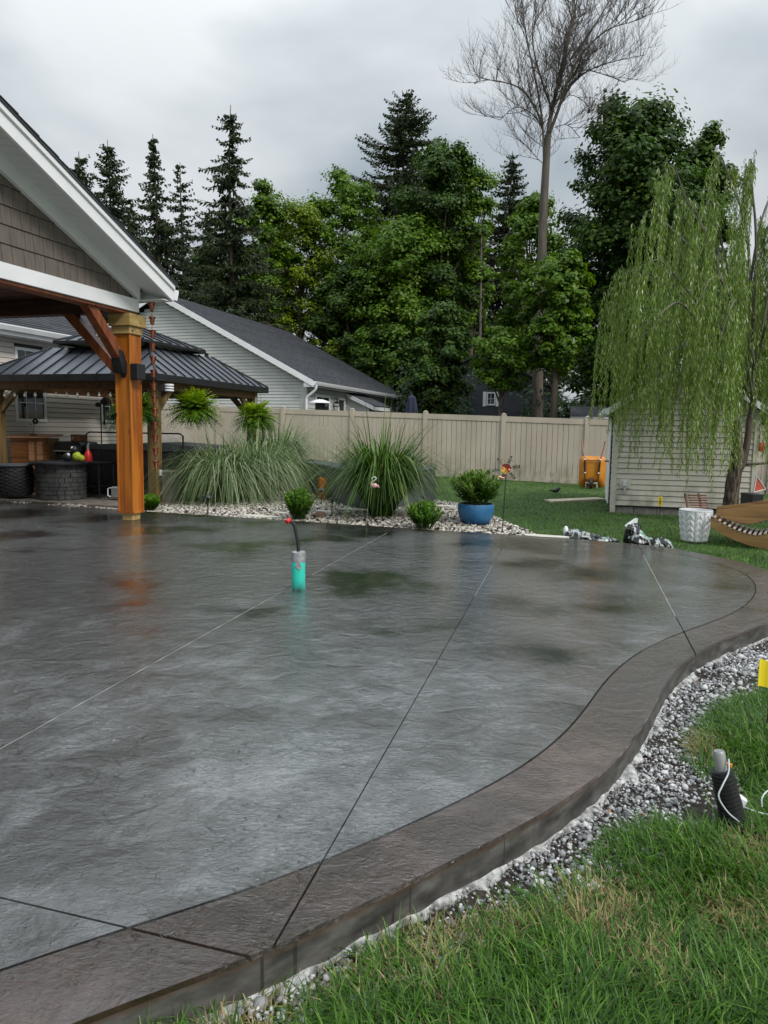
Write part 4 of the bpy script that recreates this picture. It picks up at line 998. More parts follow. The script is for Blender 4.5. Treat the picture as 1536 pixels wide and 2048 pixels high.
for i in range(6): s_ = MB(); s_.hexa([(SW/2-.13, -.05, WH+.21+i*.045), (SW/2+.13, -.05, WH+.21+i*.045), (SW/2+.13, -.036, WH+.235+i*.045), (SW/2-.13, -.036, WH+.235+i*.045), (SW/2-.13, -.045, WH+.222+i*.045), (SW/2+.13, -.045, WH+.222+i*.045), (SW/2+.13, -.036, WH+.245+i*.045), (SW/2-.13, -.036, WH+.245+i*.045)]); s_.build('louvre', mt['siding_shed'], vo_)
m = MB(); m.box(.13, .31, -.032, -.016, .46, .63, .006); ob = m.build('outlet_box', mt['siding_shed'], shd)
m = MB(); m.box(.185, .25, -.06, -.033, .50, .60, .01); m.build('outlet_cover', mt['white_vinyl'], ob)
m = MB(); m.tube([(.215, -.04, .48), (.215, -.06, .42), (.205, -.07, .36)], [.022, .022, .028], 8); m.build('elbow', mt['galv'], ob)

# ---- far roof over the fence, dark house in the wood
o_ = at(1145, 838, Y=30)
fr_ = thing('low_roofed_shed', 'low charcoal-roofed shed just showing above the fence right of the dead tree', 'shed', (o_.x, 30, 0), -TS)
m = MB(); m.box(0, 3.4, 0, 2.5, 0, o_.z, .01); m.build('wall', mt['white_vinyl'], fr_)
m = MB(); m.hexa([(-.1, -.15, o_.z+.06), (3.5, -.15, o_.z+.06), (3.5, 1.5, o_.z+.52), (-.1, 1.5, o_.z+.52), (-.1, -.15, o_.z+.1), (3.5, -.15, o_.z+.1), (3.5, 1.5, o_.z+.56), (-.1, 1.5, o_.z+.56)]); m.build('roof', mt['roof'], fr_)
m = MB(); m.box(-.1, 3.5, -.17, -.151, o_.z, o_.z+.09); m.build('fascia', mt['white_trim'], fr_)
q = at(982, 798, Y=40)
wd = thing('dark_house', 'dark grey house half hidden in the wood with one white shuttered window', 'house', (q.x, 40, 0), R(-10))
m = MB(); m.prism([(-4.2, -.2), (3.2, -.2), (3.2, 3.6), (-.5, 5.4), (-4.2, 3.6)], 0, 7, 'y'); fixn(m.build('wall', mt['dark_siding'], wd))
m = MB()
for xe in (-4.5, 3.5): m.hexa([(xe, -.3, 3.5), (-.5, -.3, 5.45), (-.5, 7.3, 5.45), (xe, 7.3, 3.5), (xe, -.3, 3.6), (-.5, -.3, 5.55), (-.5, 7.3, 5.55), (xe, 7.3, 3.6)])
m.build('roof', mt['roof'], wd)
zc = q.z; wv = window(wd, 'y', -.24, .24, zc-.34, zc+.36, -.01, out=-1, fw=.07, cols=2, rows=2)
m = MB(); m.box(-.43, -.26, -.05, -.01, zc-.4, zc+.38, .01); m.build('shutter', mt['white_trim'], wd)
m = MB(); m.box(.26, .43, -.05, -.01, zc-.4, zc+.38, .01); m.build('shutter', mt['white_trim'], wd)

# ================================================================== OBJECTS IN THE YARD
# teal pipe standing in the wet slab, with taped mouth and a black hose
pp = thing('conduit_pipe', 'teal pipe standing in the wet patio with taped top and black hose', 'pipe', at(597, 1178, z=0))
m = MB(); m.lathe([(.054, 0), (.054, .262), (.05, .27)], 28); m.build('pipe', mt['teal'], pp, True)
m = MB(); m.lathe([(.0555, .225), (.057, .245), (.0565, .285), (.055, .302), (.035, .308), (.0, .31)], 28, cap=False)
m.v = [(x+.003*mnoise.noise(Vector((x*40, y*40, z*40))), y+.003*mnoise.noise(Vector((y*40, x*40, z*30+3))), z+.010*mnoise.noise(Vector((x*30, y*30, 1)))) for x, y, z in m.v]
m.build('tape_wrap', mt['tape'], pp)
m = MB(); 
m.hexa([(-.022, -.0585, .20), (.012, -.0605, .165), (.034, -.0555, .185), (.006, -.0600, .24), (-.022, -.0565, .20), (.012, -.0585, .165), (.034, -.0535, .185), (.006, -.058, .24)]); fixn(m.build('tape_tail', mt['tape'], pp))
hz = MB(); hp = cat_spline([(0, -.01, .28), (-.005, -.012, .37), (-.02, -.012, .46), (-.035, -.014, .52), (-.062, -.016, .555), (-.075, -.018, .56)], 5); hz.tube(hp, .013, 12); hz.build('hose', mt['black'], pp, True)
m = MB(); m.ball((-.083, -.03, .553), (.02, .02, .02), 14, 8); m.tube([(-.07, -.015, .563), (-.09, -.045, .548)], .0185, 14); m.build('end_cap', mt['red'], pp, True)

# pipe stub, wire and sprinkler valve at the right
ps = at(1448, 1650, z=-.12)
st = thing('irrigation_stub', 'black ribbed pipe stub with grey cap and loose white wire in the grass', 'pipe stub', ps, R(8))
sc = .4/.35
m = MB(); pts = [(.035, -.02, -.02), (.02, 0, .08), (-.012, .02, .2)]; m.tube(pts, [.042, .04, .036], 14); m.build('pipe', mt['black'], st, True)
m = MB()
for i in range(12): t = i/11; c = Vector(pts[0]).lerp(Vector(pts[2]), .25+.7*t); m.tube([c+Vector((0, 0, -.003)), c+Vector((-.001, 0, .003))], .044-.004*t, 12)
m.build('pipe_rib', mt['black'], st, kind='stuff')
m = MB(); m.tube([(-.012, .02, .198), (-.022, .026, .262), (-.023, .027, .27)], [.0215, .0215, .017], 14); m.build('cap', mt['galv'], st, True)
m = MB(); m.tube(cat_spline([(.0, -.0, .25), (-.01, -.02, .21), (-.04, -.035, .17), (-.055, -.04, .13), (-.02, -.045, .075), (.03, -.05, .03), (.05, -.05, -.02)], 6), .0028, 6); m.build('wire', mt['wire'], st, True)
m = MB(); m.tube(cat_spline([(.05, .05, .08), (.09, .04, .05), (.13, .02, .035), (.18, 0, .03), (.225, -.005, .05), (.235, .02, .085), (.2, .04, .1), (.165, .03, .08), (.16, .02, .05)], 6), .0028, 6); m.build('wire', mt['wire'], st, True)
m = MB(); m.m = Matrix.Translation((.065, .045, .06)) @ Matrix.Rotation(.5, 4, 'Y'); m.lathe([(.03, -.03), (.036, 0), (.036, .028), (.03, .034), (0, .036)], 18); m.build('valve_box', mt['white_pot'], st, True)
m = MB(); m.tube([(.02, .03, .17), (.025, .035, .2), (.028, .035, .215)], .012, 8); m.build('fitting', mt['orange'], st)

# yellow marker signs
def flag(px, py, py0, py1, zg, w, label, mark=False, tilt=0):
    b = at(px, py, z=zg); t = at(px, py0, Y=b.y); t2 = at(px, py1, Y=b.y)
    f = thing('lawn_sign', label, 'sign', b, 0, 'yellow plastic lawn signs')
    h0, h1 = t2.z-b.z, t.z-b.z
    m = MB(); m.tube([(0, 0, -.03), (0, 0, h0+.03)], .006 if w < .2 else .007, 6); m.build('stake', mt['black'], f)
    m = MB(); n = 8
    a = [(-w/2+w*i/n, .006*math.sin(i*1.1)) for i in range(n+1)]
    top_ = [(x, y-.002, h1-tilt*(x+w/2)) for x, y in a]; bot = [(x, y-.002, h0-tilt*(x+w/2)*.6) for x, y in a]
    V_ = bot+top_+[(x, y+.003, z) for x, y, z in bot+top_]; k_ = n+1; F_ = []
    for i in range(n): F_ += [(i, i+1, k_+i+1, k_+i), (2*k_+i+1, 2*k_+i, 3*k_+i, 3*k_+i+1), (k_+i, k_+i+1, 3*k_+i+1, 3*k_+i), (i+1, i, 2*k_+i, 2*k_+i+1)]
    F_ += [(0, k_, 3*k_, 2*k_), (n, 2*k_+n, 3*k_+n, k_+n)]
    m.add(V_, F_); pl = fixn(m.build('plate', mt['yellow'], f))
    if mark:
        for i, (x, z, ww, hh) in enumerate(((0, .8, .28, .07), (0, .62, .5, .05), (-.02, .5, .55, .05), (0, .36, .4, .10), (0, .2, .5, .04))):
            m = MB(); m.box(x*w-ww*w/2, x*w+ww*w/2, -.012, -.0095, h0+(h1-h0)*z-.5*hh*(h1-h0), h0+(h1-h0)*z+.5*hh*(h1-h0)); m.build('print', mt['black'], pl)
    return f
flag(1535, 1452, 1318, 1372, -.12, .125, 'yellow plastic lawn sign on black stake at the right edge of the lawn', tilt=.25)
flag(1319, 1032, 993, 1011, -.14, .075, 'tiny yellow lawn sign with black print in front of the shed', True)

# white embossed planter
wp = at(1388, 1082, z=-.128)
pl_ = thing('white_planter', 'empty white plastic planter with embossed leaf diamonds on the lawn', 'planter', wp)
NB, NR = 11, 5; m = MB(); H_, r0, r1 = .41, .145, .207
prof = lambda t: r0+(r1-r0)*(t**.62)
V_ = []; F_ = []; nn = NB*8; nz_ = NR*10
for j in range(nz_+1):
    t = j/nz_
    for i in range(nn):
        a = i/nn*NB; u = (a % 1)-.5; v = (t*NR) % 1
        e_ = abs(u)*2; q1_ = v-.9*e_; q1_ -= math.floor(q1_); h = .026*(q1_ if q1_ < .5 else .5-(q1_-.5)*.35)*(.4+.6*min(1, e_*1.4)) if .02 < t < .97 else 0
        h -= .014*max(0, 1-abs(u)*7)+.006*max(0, 1-(.5-abs(u))*9); r = prof(t)+h
        w_ = 2*math.pi*i/nn; V_.append((r*math.cos(w_), r*math.sin(w_), t*H_))
F_ = [(j*nn+i, j*nn+(i+1)%nn, (j+1)*nn+(i+1)%nn, (j+1)*nn+i) for j in range(nz_) for i in range(nn)]
m.add(V_, F_); m.build('pot_wall', mt['white_pot'], pl_)
m = MB(); m.lathe([(.207, .40), (.212, .412), (.21, .425), (.196, .425), (.192, .38), (.16, .12), (.0, .115)], 48, cap=False); m.build('rim', mt['white_pot'], pl_, True)

# blue glazed pot and its leafy plant
bp = at(951, 1047, z=-.03)
pot = thing('blue_pot', 'round blue glazed pot standing on the white gravel', 'pot', bp)
m = MB(); m.lathe([(.0, 0), (.175, 0), (.2, .015), (.245, .10), (.262, .2), (.262, .27), (.255, .29), (.242, .29), (.24, .25), (.0, .245)], 40, cap=False); m.build('body', mt['blue_pot'], pot, True)
m = MB(); m.lathe([(0, .255), (.238, .25)], 20, cap=False); m.build('soil', mt['soil'], pot)
bush_mat = leaf_mat('shrub_leaf', [(0, (.03, .075, .008)), (.5, (.07, .17, .015)), (.85, (.14, .29, .03)), (1, (.24, .4, .05))], .4, .25)
lily_mat = leaf_mat('lily_leaf', [(0, (.03, .075, .010)), (.5, (.07, .15, .02)), (.9, (.15, .25, .04)), (1, (.22, .32, .06))], .4, .25)
def whorl_plant(name, parent, n_st, R_, H_, mat, lw, ll, seed=0, base=0, per=26, up=.35, z0=0):
    """stems ringed with pointed leaves"""
    g = np.random.default_rng(seed); Vs = []; rn = []
    st_ = MB()
    for k in range(n_st):
        a = g.uniform(0, 6.28); r = R_*math.sqrt(g.uniform(0, 1)); tip = np.array([r*math.cos(a), r*math.sin(a), H_*(1-.35*(r/R_)**2)*g.uniform(.86, 1.06)]); b0 = np.array([tip[0]*.35, tip[1]*.35, base])
        st_.tube([tuple(b0), tuple((b0+tip)/2+np.array([0, 0, .02])), tuple(tip)], .004, 4, False)
        t = np.sort(g.uniform(.25, 1, per)); az = np.arange(per)*2.4+g.uniform(0, 6)
        c = b0+(tip-b0)*t[:, None]; elev = up+.9*(t**3)+g.normal(0, .12, per)
        v = np.stack([np.cos(az)*np.cos(elev), np.sin(az)*np.cos(elev), np.sin(elev)], 1); u = np.stack([-np.sin(az), np.cos(az), np.zeros(per)], 1)
        L_ = ll*g.uniform(.7, 1.1, per)*(1-.35*t**4); w_ = lw*g.uniform(.8, 1.1, per)
        nrm = np.cross(u, v)
        p0 = c; p1 = c+v*(L_*.5)[:, None]+nrm*0-np.array([0, 0, 0]); p2 = c+v*L_[:, None]-np.array([0, 0, 1])*(L_*.16)[:, None]
        uu = u*(w_/2)[:, None]
        Vs.append(np.stack([p0, p1+uu+nrm*.003, p2, p1-uu+nrm*.003], 1).reshape(-1, 3)); rn.append(np.repeat(np.clip(t*.75+g.uniform(-.2, .25, per), 0, 1), 4))
    V = np.concatenate(Vs); F = np.arange(len(V)).reshape(-1, 4)
    st_.build('stem', mat if False else mt['stem'], parent, kind='stuff')
    return np_mesh(name, V, F, mat, parent, np.concatenate(rn), kind='stuff')
mt['stem'] = M('green_stem', (.05, .09, .02), (.08, .12, .03), 6, .6)
lil = thing('potted_lily', 'dense green lily foliage growing in the blue pot', 'plant', (bp.x, bp.y, bp.z+.25))
whorl_plant('leaves', lil, 60, .40, .50, lily_mat, .034, .14, 3, per=32)
for i, (px, py, w, h, lb) in enumerate(((598, 1040, .25, .46, 'rounded bright green sedum clump beside the brown rock'), (849, 1059, .27, .38, 'leaning green sedum clump between the tall grass and the blue pot'), (300, 1022, .17, .26, 'low dark green sedum clump at the foot of the gazebo post'))):
    b_ = at(px, py, z=-.035)
    s_ = thing('sedum', lb, 'plant', b_, 0, 'sedum clumps along the patio edge')
    whorl_plant('leaves', s_, 80, w, h, bush_mat, .036, .066, 10+i, per=26, up=.5)
rk_ = thing('brown_rock', 'small brown rock beside the left sedum clump', 'rock', at(641, 1036, z=-.03))
m = MB(); m.ball((0, 0, .03), (.1, .08, .07), 12, 7); m.v = [tuple(Vector(v)*(1+.3*mnoise.noise(Vector(v)*14))) for v in m.v]; m.build('stone', M('brown_rock', (.13, .085, .055), (.2, .14, .1), 12, .8, .7, 30), rk_)
# stepping stones
for i, (px, py, rx, ry, lb) in enumerate(((520, 1033, .34, .11, 'long pale stepping stone lying in the gravel left of the sedum clump'), (560, 1026, .14, .08, 'small cream stepping stone just left of the leftmost sedum clump'), (650, 1023, .17, .1, 'pale stepping stone behind the brown rock'), (708, 1019, .26, .1, 'pale flagstone against the grey cover, left of the tall grass'), (835, 1012, .22, .1, 'pale flagstone at the right foot of the grey cover'), (885, 1012, .3, .1, 'cream flagstone at the lawn edge behind the blue pot'), (1090, 1073, .3, .1, 'flat white slab between gravel tip and soil bag'))):
    p_ = at(px, py, z=-.022); m = MB(); n = 11
    poly = [(rx*(1+.18*math.sin(i*3+k*2.1))*math.cos(2*math.pi*k/n), ry*(1+.16*math.cos(i*2+k*1.7))*math.sin(2*math.pi*k/n)) for k in range(n)]
    m.prism(poly, -.02, .012); o = m.build('stepping_stone', mt['flag']); o.location = p_; o.rotation_euler = (0, 0, -.3); tag(o, lb, 'stone', 'pale flagstones in the gravel bed')

# path lights
def path_light(px, py0, py1, lb, zg=-.03):
    b_ = at(px, py1, z=zg); h = at(px, py0, Y=b_.y).z-b_.z
    f = thing('path_light', lb, 'path light', b_, 0, 'black path lights in the gravel bed')
    m = MB(); m.tube([(0, 0, -.02), (0, 0, h-.06)], .009, 8); m.build('stake', mt['black_metal'], f)
    m = MB(); m.lathe([(.012, h-.075), (.022, h-.07), (.022, h-.03), (.08, h-.035), (.072, h-.02), (.03, h-.006), (.018, h), (0, h+.004)], 18, cap=False); m.build('hat', mt['black_metal'], f, True)
path_light(416, 990, 1030, 'black path light under the drooping striped grass'); path_light(643, 976, 1009, 'black path light in front of the orange vase'); path_light(664, 995, 1034, 'black path light between orange vase and tall grass'); path_light(846, 989, 1021, 'black path light at the right end of the grey cover')
# orange vase
ov = at(645, 1000, z=-.03)
o = thing('orange_vase', 'ribbed orange glass vase standing before the grey cover', 'vase', ov)
m = MB(); m.lathe([(.0, 0), (.05, .0), (.07, .12), (.078, .25), (.08, .42), (.074, .42), (.07, .25), (.05, .05), (0, .04)], 12, cap=False)
am, ant, ap = base_mat('orange_glass'); ap.inputs['Base Color'].default_value = (.72, .2, .015, 1); ap.inputs['Roughness'].default_value = .12; ap.inputs['Transmission Weight'].default_value = .35
m.build('body', am, o)
m = MB()
for k in range(12): a = 2*math.pi*k/12; m.tube([(.053*math.cos(a), .053*math.sin(a), .005), (.072*math.cos(a), .072*math.sin(a), .12), (.08*math.cos(a), .08*math.sin(a), .25), (.082*math.cos(a), .082*math.sin(a), .42)], .004, 4)
m.build('rib', am, o, kind='stuff')
# flamingo
fp = at(742, 1050, z=-.03); 
fl_ = thing('flamingo_ornament', 'small pale pink flamingo ornament on a thin stake before the tall grass', 'ornament', fp)
ft = at(748, 971, Y=fp.y); h = ft.z-fp.z; dx = ft.x-fp.x
m = MB(); m.tube([(0, 0, -.02), (dx*.5, 0, h*.5), (dx, 0, h)], .003, 5); m.build('stake', mt['black_metal'], fl_)
m = MB(); m.ball((dx+.0, 0, h+.0), (.05, .035, .036), 14, 8); m.tube([(dx+.03, 0, h), (dx+.06, 0, h-.012), (dx+.075, 0, h-.03)], [.025, .014, .003], 8); bo = m.build('body', mt['pink'], fl_, True)
m = MB(); m.tube(cat_spline([(dx-.035, 0, h+.01), (dx-.028, 0, h+.05), (dx+.01, 0, h+.075), (dx+.028, 0, h+.1), (dx+.01, 0, h+.118), (dx-.02, 0, h+.11), (dx-.035, 0, h+.09)], 4), .008, 8); m.build('neck', mt['white_pot'], fl_, True)
# grey covered sectional
pts = [(at(x, y, z=-.035).x, at(x, y, z=-.035).y) for x, y in ((595, 979), (640, 994), (690, 1012), (722, 1019), (750, 1020), (810, 1014), (864, 1007))]
pts = cat_spline(pts, 4)
back = [(p[0]+.12, p[1]+.75) for p in pts][::-1]
cv = thing('covered_sectional', 'low dark grey fabric cover pulled tight over curved outdoor furniture', 'covered furniture', (0, 0, 0))
m = MB(); ring = pts+back; n = len(ring); ctr = Vector((sum(p[0] for p in ring)/n, sum(p[1] for p in ring)/n))
V_ = []
for j, (z, s_) in enumerate(((-.03, .995), (.03, 1.0), (.2, .99), (.4, .985), (.56, .98), (.60, .965), (.62, .9), (.615, .7))):
    for i, p in enumerate(ring):
        q = ctr+(Vector(p)-ctr)*s_; w_ = .012*mnoise.noise(Vector((i*.35, z*3, j*.3)))+(.008*math.sin(i*2.1) if j < 2 else 0)
        V_.append((q.x+w_, q.y+w_, z+.006*mnoise.noise(Vector((i*.5, j, 2)))))
F_ = [(j*n+i, j*n+(i+1)%n, (j+1)*n+(i+1)%n, (j+1)*n+i) for j in range(7) for i in range(n)]+[tuple(7*n+i for i in range(n))]
m.add(V_, F_); m.build('cover', mt['cover'], cv, True)
m = MB(); rr_ = [(ctr+(Vector(p)-ctr)*.989) for p in ring]; m.tube([(p.x, p.y, .585) for p in rr_+[rr_[0]]], .009, 5); m.build('piping', mt['cover'], cv)
# galvanised planter box left of the cover
g_ = at(583, 984, z=-.03); gb = thing('raised_bed', 'grey corrugated raised bed at the left end of the grey cover', 'planter', g_, -TH)
for x0, x1, y0, y1 in ((-.2, .16, -.01, .01), (-.2, .16, .78, .8), (-.21, -.19, .011, .779), (.15, .17, .011, .779)):
    m = MB(); m.box(x0, x1, y0, y1, 0, .34, .004); m.build('side_panel', mt['galv'], gb)
m = MB(); m.box(-.18, .14, .02, .77, .2, .3); m.build('soil', mt['soil'], gb)

# wind spinner
wb = at(1004, 1065, z=-.03); wt = at(1013, 940, Y=wb.y)
ws = thing('wind_spinner', 'metal flower wind spinner with dragonflies on a thin dark stake', 'wind spinner', wb)
hx, hz_ = wt.x-wb.x, wt.z-wb.z
m = MB(); m.tube([(0, 0, -.03), (hx*.6, 0, hz_*.6), (hx, 0.01, hz_)], .006, 6); m.build('stake', mt['black_metal'], ws)
fc = (hx-.01, -.03, hz_+.02)
pet_m = [M('petal_red', (.35, .06, .03), (.22, .03, .02), 20, .25, metal=.5), M('petal_yellow', (.85, .62, .05), (.8, .5, .04), 20, .25, metal=.3), M('petal_copper', (.5, .2, .1), (.4, .12, .06), 20, .25, metal=.6)]
for k in range(6):
    a = k*math.pi/3+.3; m = MB(); m.m = Matrix.Translation(fc) @ Matrix.Rotation(a, 4, 'Y')
    m.add([(0, 0, 0), (.028, -.006, .03), (.03, .0, .055), (0, .004, .07), (-.03, 0, .055), (-.028, -.006, .03), (0, .006, .035)], [(0, 1, 6), (1, 2, 6), (2, 3, 6), (3, 4, 6), (4, 5, 6), (5, 0, 6)])
    m.build('petal', pet_m[(0, 0, 2, 1, 1, 0)[k]], ws)
for k in range(6):
    a = k*math.pi/3+.15; c = Vector((fc[0]+.135*math.cos(a), fc[1], fc[2]+.125*math.sin(a)))
    m = MB(); d = Vector((-math.sin(a), 0, math.cos(a))); m.tube([c-d*.05, c+d*.02, c+d*.035], [.004, .006, .009], 6); df = m.build('dragonfly', (mt['copper'], mt['slat_dark'])[k % 2], ws)
    m = MB(); r_ = Vector((math.cos(a), 0, math.sin(a)))
    for sg in (1, -1):
        for q_ in (.014, -.006): e = c+d*q_; m.add([e, e+r_*sg*.045+d*.012+Vector((0, -.01, 0)), e+r_*sg*.05-d*.006, e-d*.006], [(0, 1, 2, 3)])
    m.build('wing', M('wing_%d' % 0, (.02, .09, .07), (.03, .05, .03), 20, .3, metal=.4) if k == 0 else bpy.data.materials['wing_0'], df)
    m = MB(); m.tube([c, Vector(fc)], .0022, 4); m.build('spoke', mt['slat_dark'], ws)

# wheelbarrow tipped up against the fence
wp_ = at(1183, 977, z=-.21)
wh = thing('wheelbarrow', 'orange wheelbarrow stood on its nose against the fence with handles up', 'wheelbarrow', wp_, -TH)
V_ = []; F_ = []; m = MB()
def rrect(w, h, r, n=5):
    out = []
    for cx_, cy_, a0 in ((w-r, h-r, 0), (-w+r, h-r, 90), (-w+r, -h+r, 180), (w-r, -h+r, 270)):
        for i in range(n+1): a = R(a0+90*i/n); out.append((cx_+r*math.cos(a), cy_+r*math.sin(a)))
    return out
lay = [(0, .355, .43, .13, 0), (-.02, .35, .425, .13, 0), (-.03, .335, .41, .13, 0), (-.16, .27, .33, .12, 0), (-.22, .23, .27, .10, .0), (-.235, .19, .22, .09, 0)]
for (y, w, h, r, o_) in lay:
    for x, z in rrect(w, h, r): V_.append((x, y, z+.46+(y*-.25)))
n = 24
F_ = [(j*n+i, j*n+(i+1)%n, (j+1)*n+(i+1)%n, (j+1)*n+i) for j in range(5) for i in range(n)]+[tuple(5*n+i for i in range(n))]
m.add(V_, F_); fixn(m.build('tray', mt['orange'], wh, True))
for sx in (-1, 1):
    m = MB(); m.tube([(sx*.17, -.24, .16), (sx*.2, -.27, .8), (sx*.27, -.16, 1.08), (sx*.30, -.06, 1.3)], .02, 6); m.build('handle', mt['brace'], wh)
    m = MB(); m.tube([(sx*.175, -.28, .44), (sx*.205, -.285, .80)], .024, 6); m.build('leg_bracket', mt['black_metal'], wh)
    m = MB(); m.tube([(sx*.15, -.27, .05), (sx*.14, -.3, .18), (sx*.06, -.29, .16)], .014, 6); m.build('axle_bracket', mt['white_trim'], wh)
    m = MB(); m.ball((sx*.175, -.312, .44), .022, 8, 5); m.ball((sx*.205, -.315, .80), .022, 8, 5); m.build('bolt', mt['white_trim'], wh, kind='stuff')
m = MB(); m.tube([(-.2, -.27, .78), (.2, -.27, .78)], .012, 6); m.build('cross_bar', mt['black_metal'], wh)
m = MB(); m.m = Matrix.Translation((0, -.32, .15)) @ Matrix.Rotation(math.pi/2, 4, 'Y'); m.lathe([(.06, -.03), (.13, -.04), (.16, -.03), (.165, 0), (.16, .03), (.13, .04), (.06, .03), (.05, 0)], 22, cap=False); wl_ = m.build('tyre', mt['black'], wh, True)
m = MB(); m.m = Matrix.Translation((0, -.32, .15)) @ Matrix.Rotation(math.pi/2, 4, 'Y'); m.lathe([(0, -.03), (.07, -.028), (.07, .028), (0, .03)], 16); m.build('rim', mt['galv'], wl_, True)

# plank ramp at the shed door, blackbird ornament
pa, pb = at(1106, 1006, z=-.165), at(1214, 1001, z=-.165)
rp = thing('plank_ramp', 'weathered pale planks laid on the lawn as a path to the shed door', 'planks', pa, math.atan2(pb.y-pa.y, pb.x-pa.x))
Lr = (pb-pa).length
for k in range(2): m = MB(); m.box(.02*k, Lr-.03*k, -.02+.155*k, .125+.155*k, -.02, .045+.006*k, .005); m.build('plank', mt['board'], rp)
bb = at(1112, 990, z=-.18)
bd = thing('blackbird', 'small black bird on the lawn by the plank ends', 'bird', bb, .2)
m = MB(); m.tube([(-.2, 0, .115), (-.12, 0, .11), (-.05, 0, .1), (.02, 0, .115), (.06, 0, .15), (.085, 0, .168), (.1, 0, .168)], [.008, .02, .045, .055, .045, .034, .015], 12); m.tube([(.1, 0, .165), (.135, 0, .155)], [.012, .002], 6)
m.build('body', mt['black'], bd, True)
m = MB(); m.ball((.085, -.018, .165), (.018, .018, .012), 8, 5); m.build('cheek_patch', mt['white_pot'], bd, True)
for s_ in (-.015, .015): m = MB(); m.tube([(0, s_, .07), (.005, s_, 0), (.03, s_, -.004)], .004, 5); m.build('leg', mt['black'], bd)

# crumpled soil bags at the patio edge
def bag_mat(nm, c0, c1, c2, sc_):
    m, nt, p = base_mat(nm); L = nt.links.new
    tc = N(nt, 'ShaderNodeTexCoord'); mp = N(nt, 'ShaderNodeMapping'); mp.inputs['Scale'].default_value = (1, .35, .6); L(tc.outputs['Object'], mp.inputs[0])
    n = N(nt, 'ShaderNodeTexNoise'); n.inputs['Scale'].default_value = sc_; n.inputs['Detail'].default_value = 3; n.inputs['Distortion'].default_value = 1.2; L(mp.outputs[0], n.inputs['Vector'])
    r = ramp(nt, [(.40, c0), (.53, c0), (.56, c1), (.64, c1), (.66, c2), (.72, c2)]); r.color_ramp.interpolation = 'LINEAR'; L(n.outputs[0], r.inputs[0]); L(r.outputs[0], p.inputs['Base Color']); p.inputs['Roughness'].default_value = .22
    b = N(nt, 'ShaderNodeBump'); b.inputs['Distance'].default_value = .012; n2 = N(nt, 'ShaderNodeTexNoise'); n2.inputs['Scale'].default_value = 16; n2.inputs['Distortion'].default_value = 1; L(mp.outputs[0], n2.inputs['Vector']); L(n2.outputs[0], b.inputs['Height']); L(b.outputs[0], p.inputs['Normal'])
    return m
def bag(path, wd_, hh, lb, mat, seed):
    o0 = Vector(path[0]); t = thing('soil_bag', lb, 'bag', o0, 0, 'crumpled empty soil bags')
    P_ = cat_spline([tuple(Vector(p)-o0) for p in path], 7); n = 22; V_ = []
    for i, p in enumerate(P_):
        tt = i/(len(P_)-1); e = min(1, 5*min(tt, 1-tt)+.25); d = Vector(P_[min(i+1, len(P_)-1)])-Vector(P_[max(i-1, 0)]); s_ = Vector((-d.y, d.x, 0)).normalized()
        k_ = np.interp(tt, np.linspace(0, 1, len(hh)), hh); w_ = np.interp(tt, np.linspace(0, 1, len(wd_)), wd_)
        for j in range(n):
            a = 2*math.pi*j/n; c_, q_ = math.cos(a), math.sin(a)
            f = 1+.35*mnoise.noise(Vector((tt*9+seed, c_*2, q_*2)))+.22*mnoise.noise(Vector((tt*26+seed, c_*5, q_*5)))
            V_.append((p[0]+s_.x*w_*c_*f, p[1]+s_.y*w_*c_*f, p[2]+max(-.9, q_)*k_*f))
    m = MB(); L_ = len(P_); m.add(V_, [(i*n+j, i*n+(j+1)%n, (i+1)*n+(j+1)%n, (i+1)*n+j) for i in range(L_-1) for j in range(n)]+[tuple(range(n))[::-1], tuple(range((L_-1)*n, L_*n))])
    m.build('bag_film', mat, t, True); return t, P_
A = lambda x, y, z: at(x, y, Y=9.0+z) 
b1 = [at(1135, 1073, z=-.02)+Vector((0, .10, .0)), at(1165, 1077, z=-.03)+Vector((0, .14, .02)), at(1200, 1080, z=-.05)+Vector((0, .14, 0)), at(1243, 1085, z=-.08)+Vector((0, .12, 0))]
t1, P1 = bag(b1, (.05, .13, .14, .12, .06), (.07, .075, .05, .045, .02), 'flat grey and white soil bag with pale neck on the left', bag_mat('bag_grey', (.05, .055, .06), (.40, .41, .40), (.16, .3, .24), 13), 1)
m = MB(); m.ball((-.0, 0, .05), (.035, .05, .075), 10, 6); m.build('bag_neck', mt['white_pot'], t1, True)
b2 = [at(1262, 1080, z=-.02)+Vector((0, .1, .04)), at(1282, 1085, z=-.03)+Vector((0, .12, .05)), at(1302, 1090, z=-.06)+Vector((0, .1, .0)), at(1328, 1094, z=-.08)+Vector((0, .09, .02)), at(1348, 1098, z=-.09)+Vector((0, .08, 0))]
t2, P2 = bag(b2, (.09, .14, .12, .12, .1, .05), (.13, .15, .085, .075, .08, .03), 'crumpled black soil bag with white and mint print, folded up at its left end', bag_mat('bag_black', (.012, .013, .014), (.42, .44, .43), (.12, .36, .27), 15), 5)
m = MB(); m.hexa([(-.02, -.03, .1), (.09, -.03, .16), (.08, .05, .17), (-.04, .05, .12), (.0, -.02, .12), (.1, -.02, .22), (.09, .05, .22), (-.02, .05, .14)]); m.build('bag_corner', mt['white_pot'], t2)

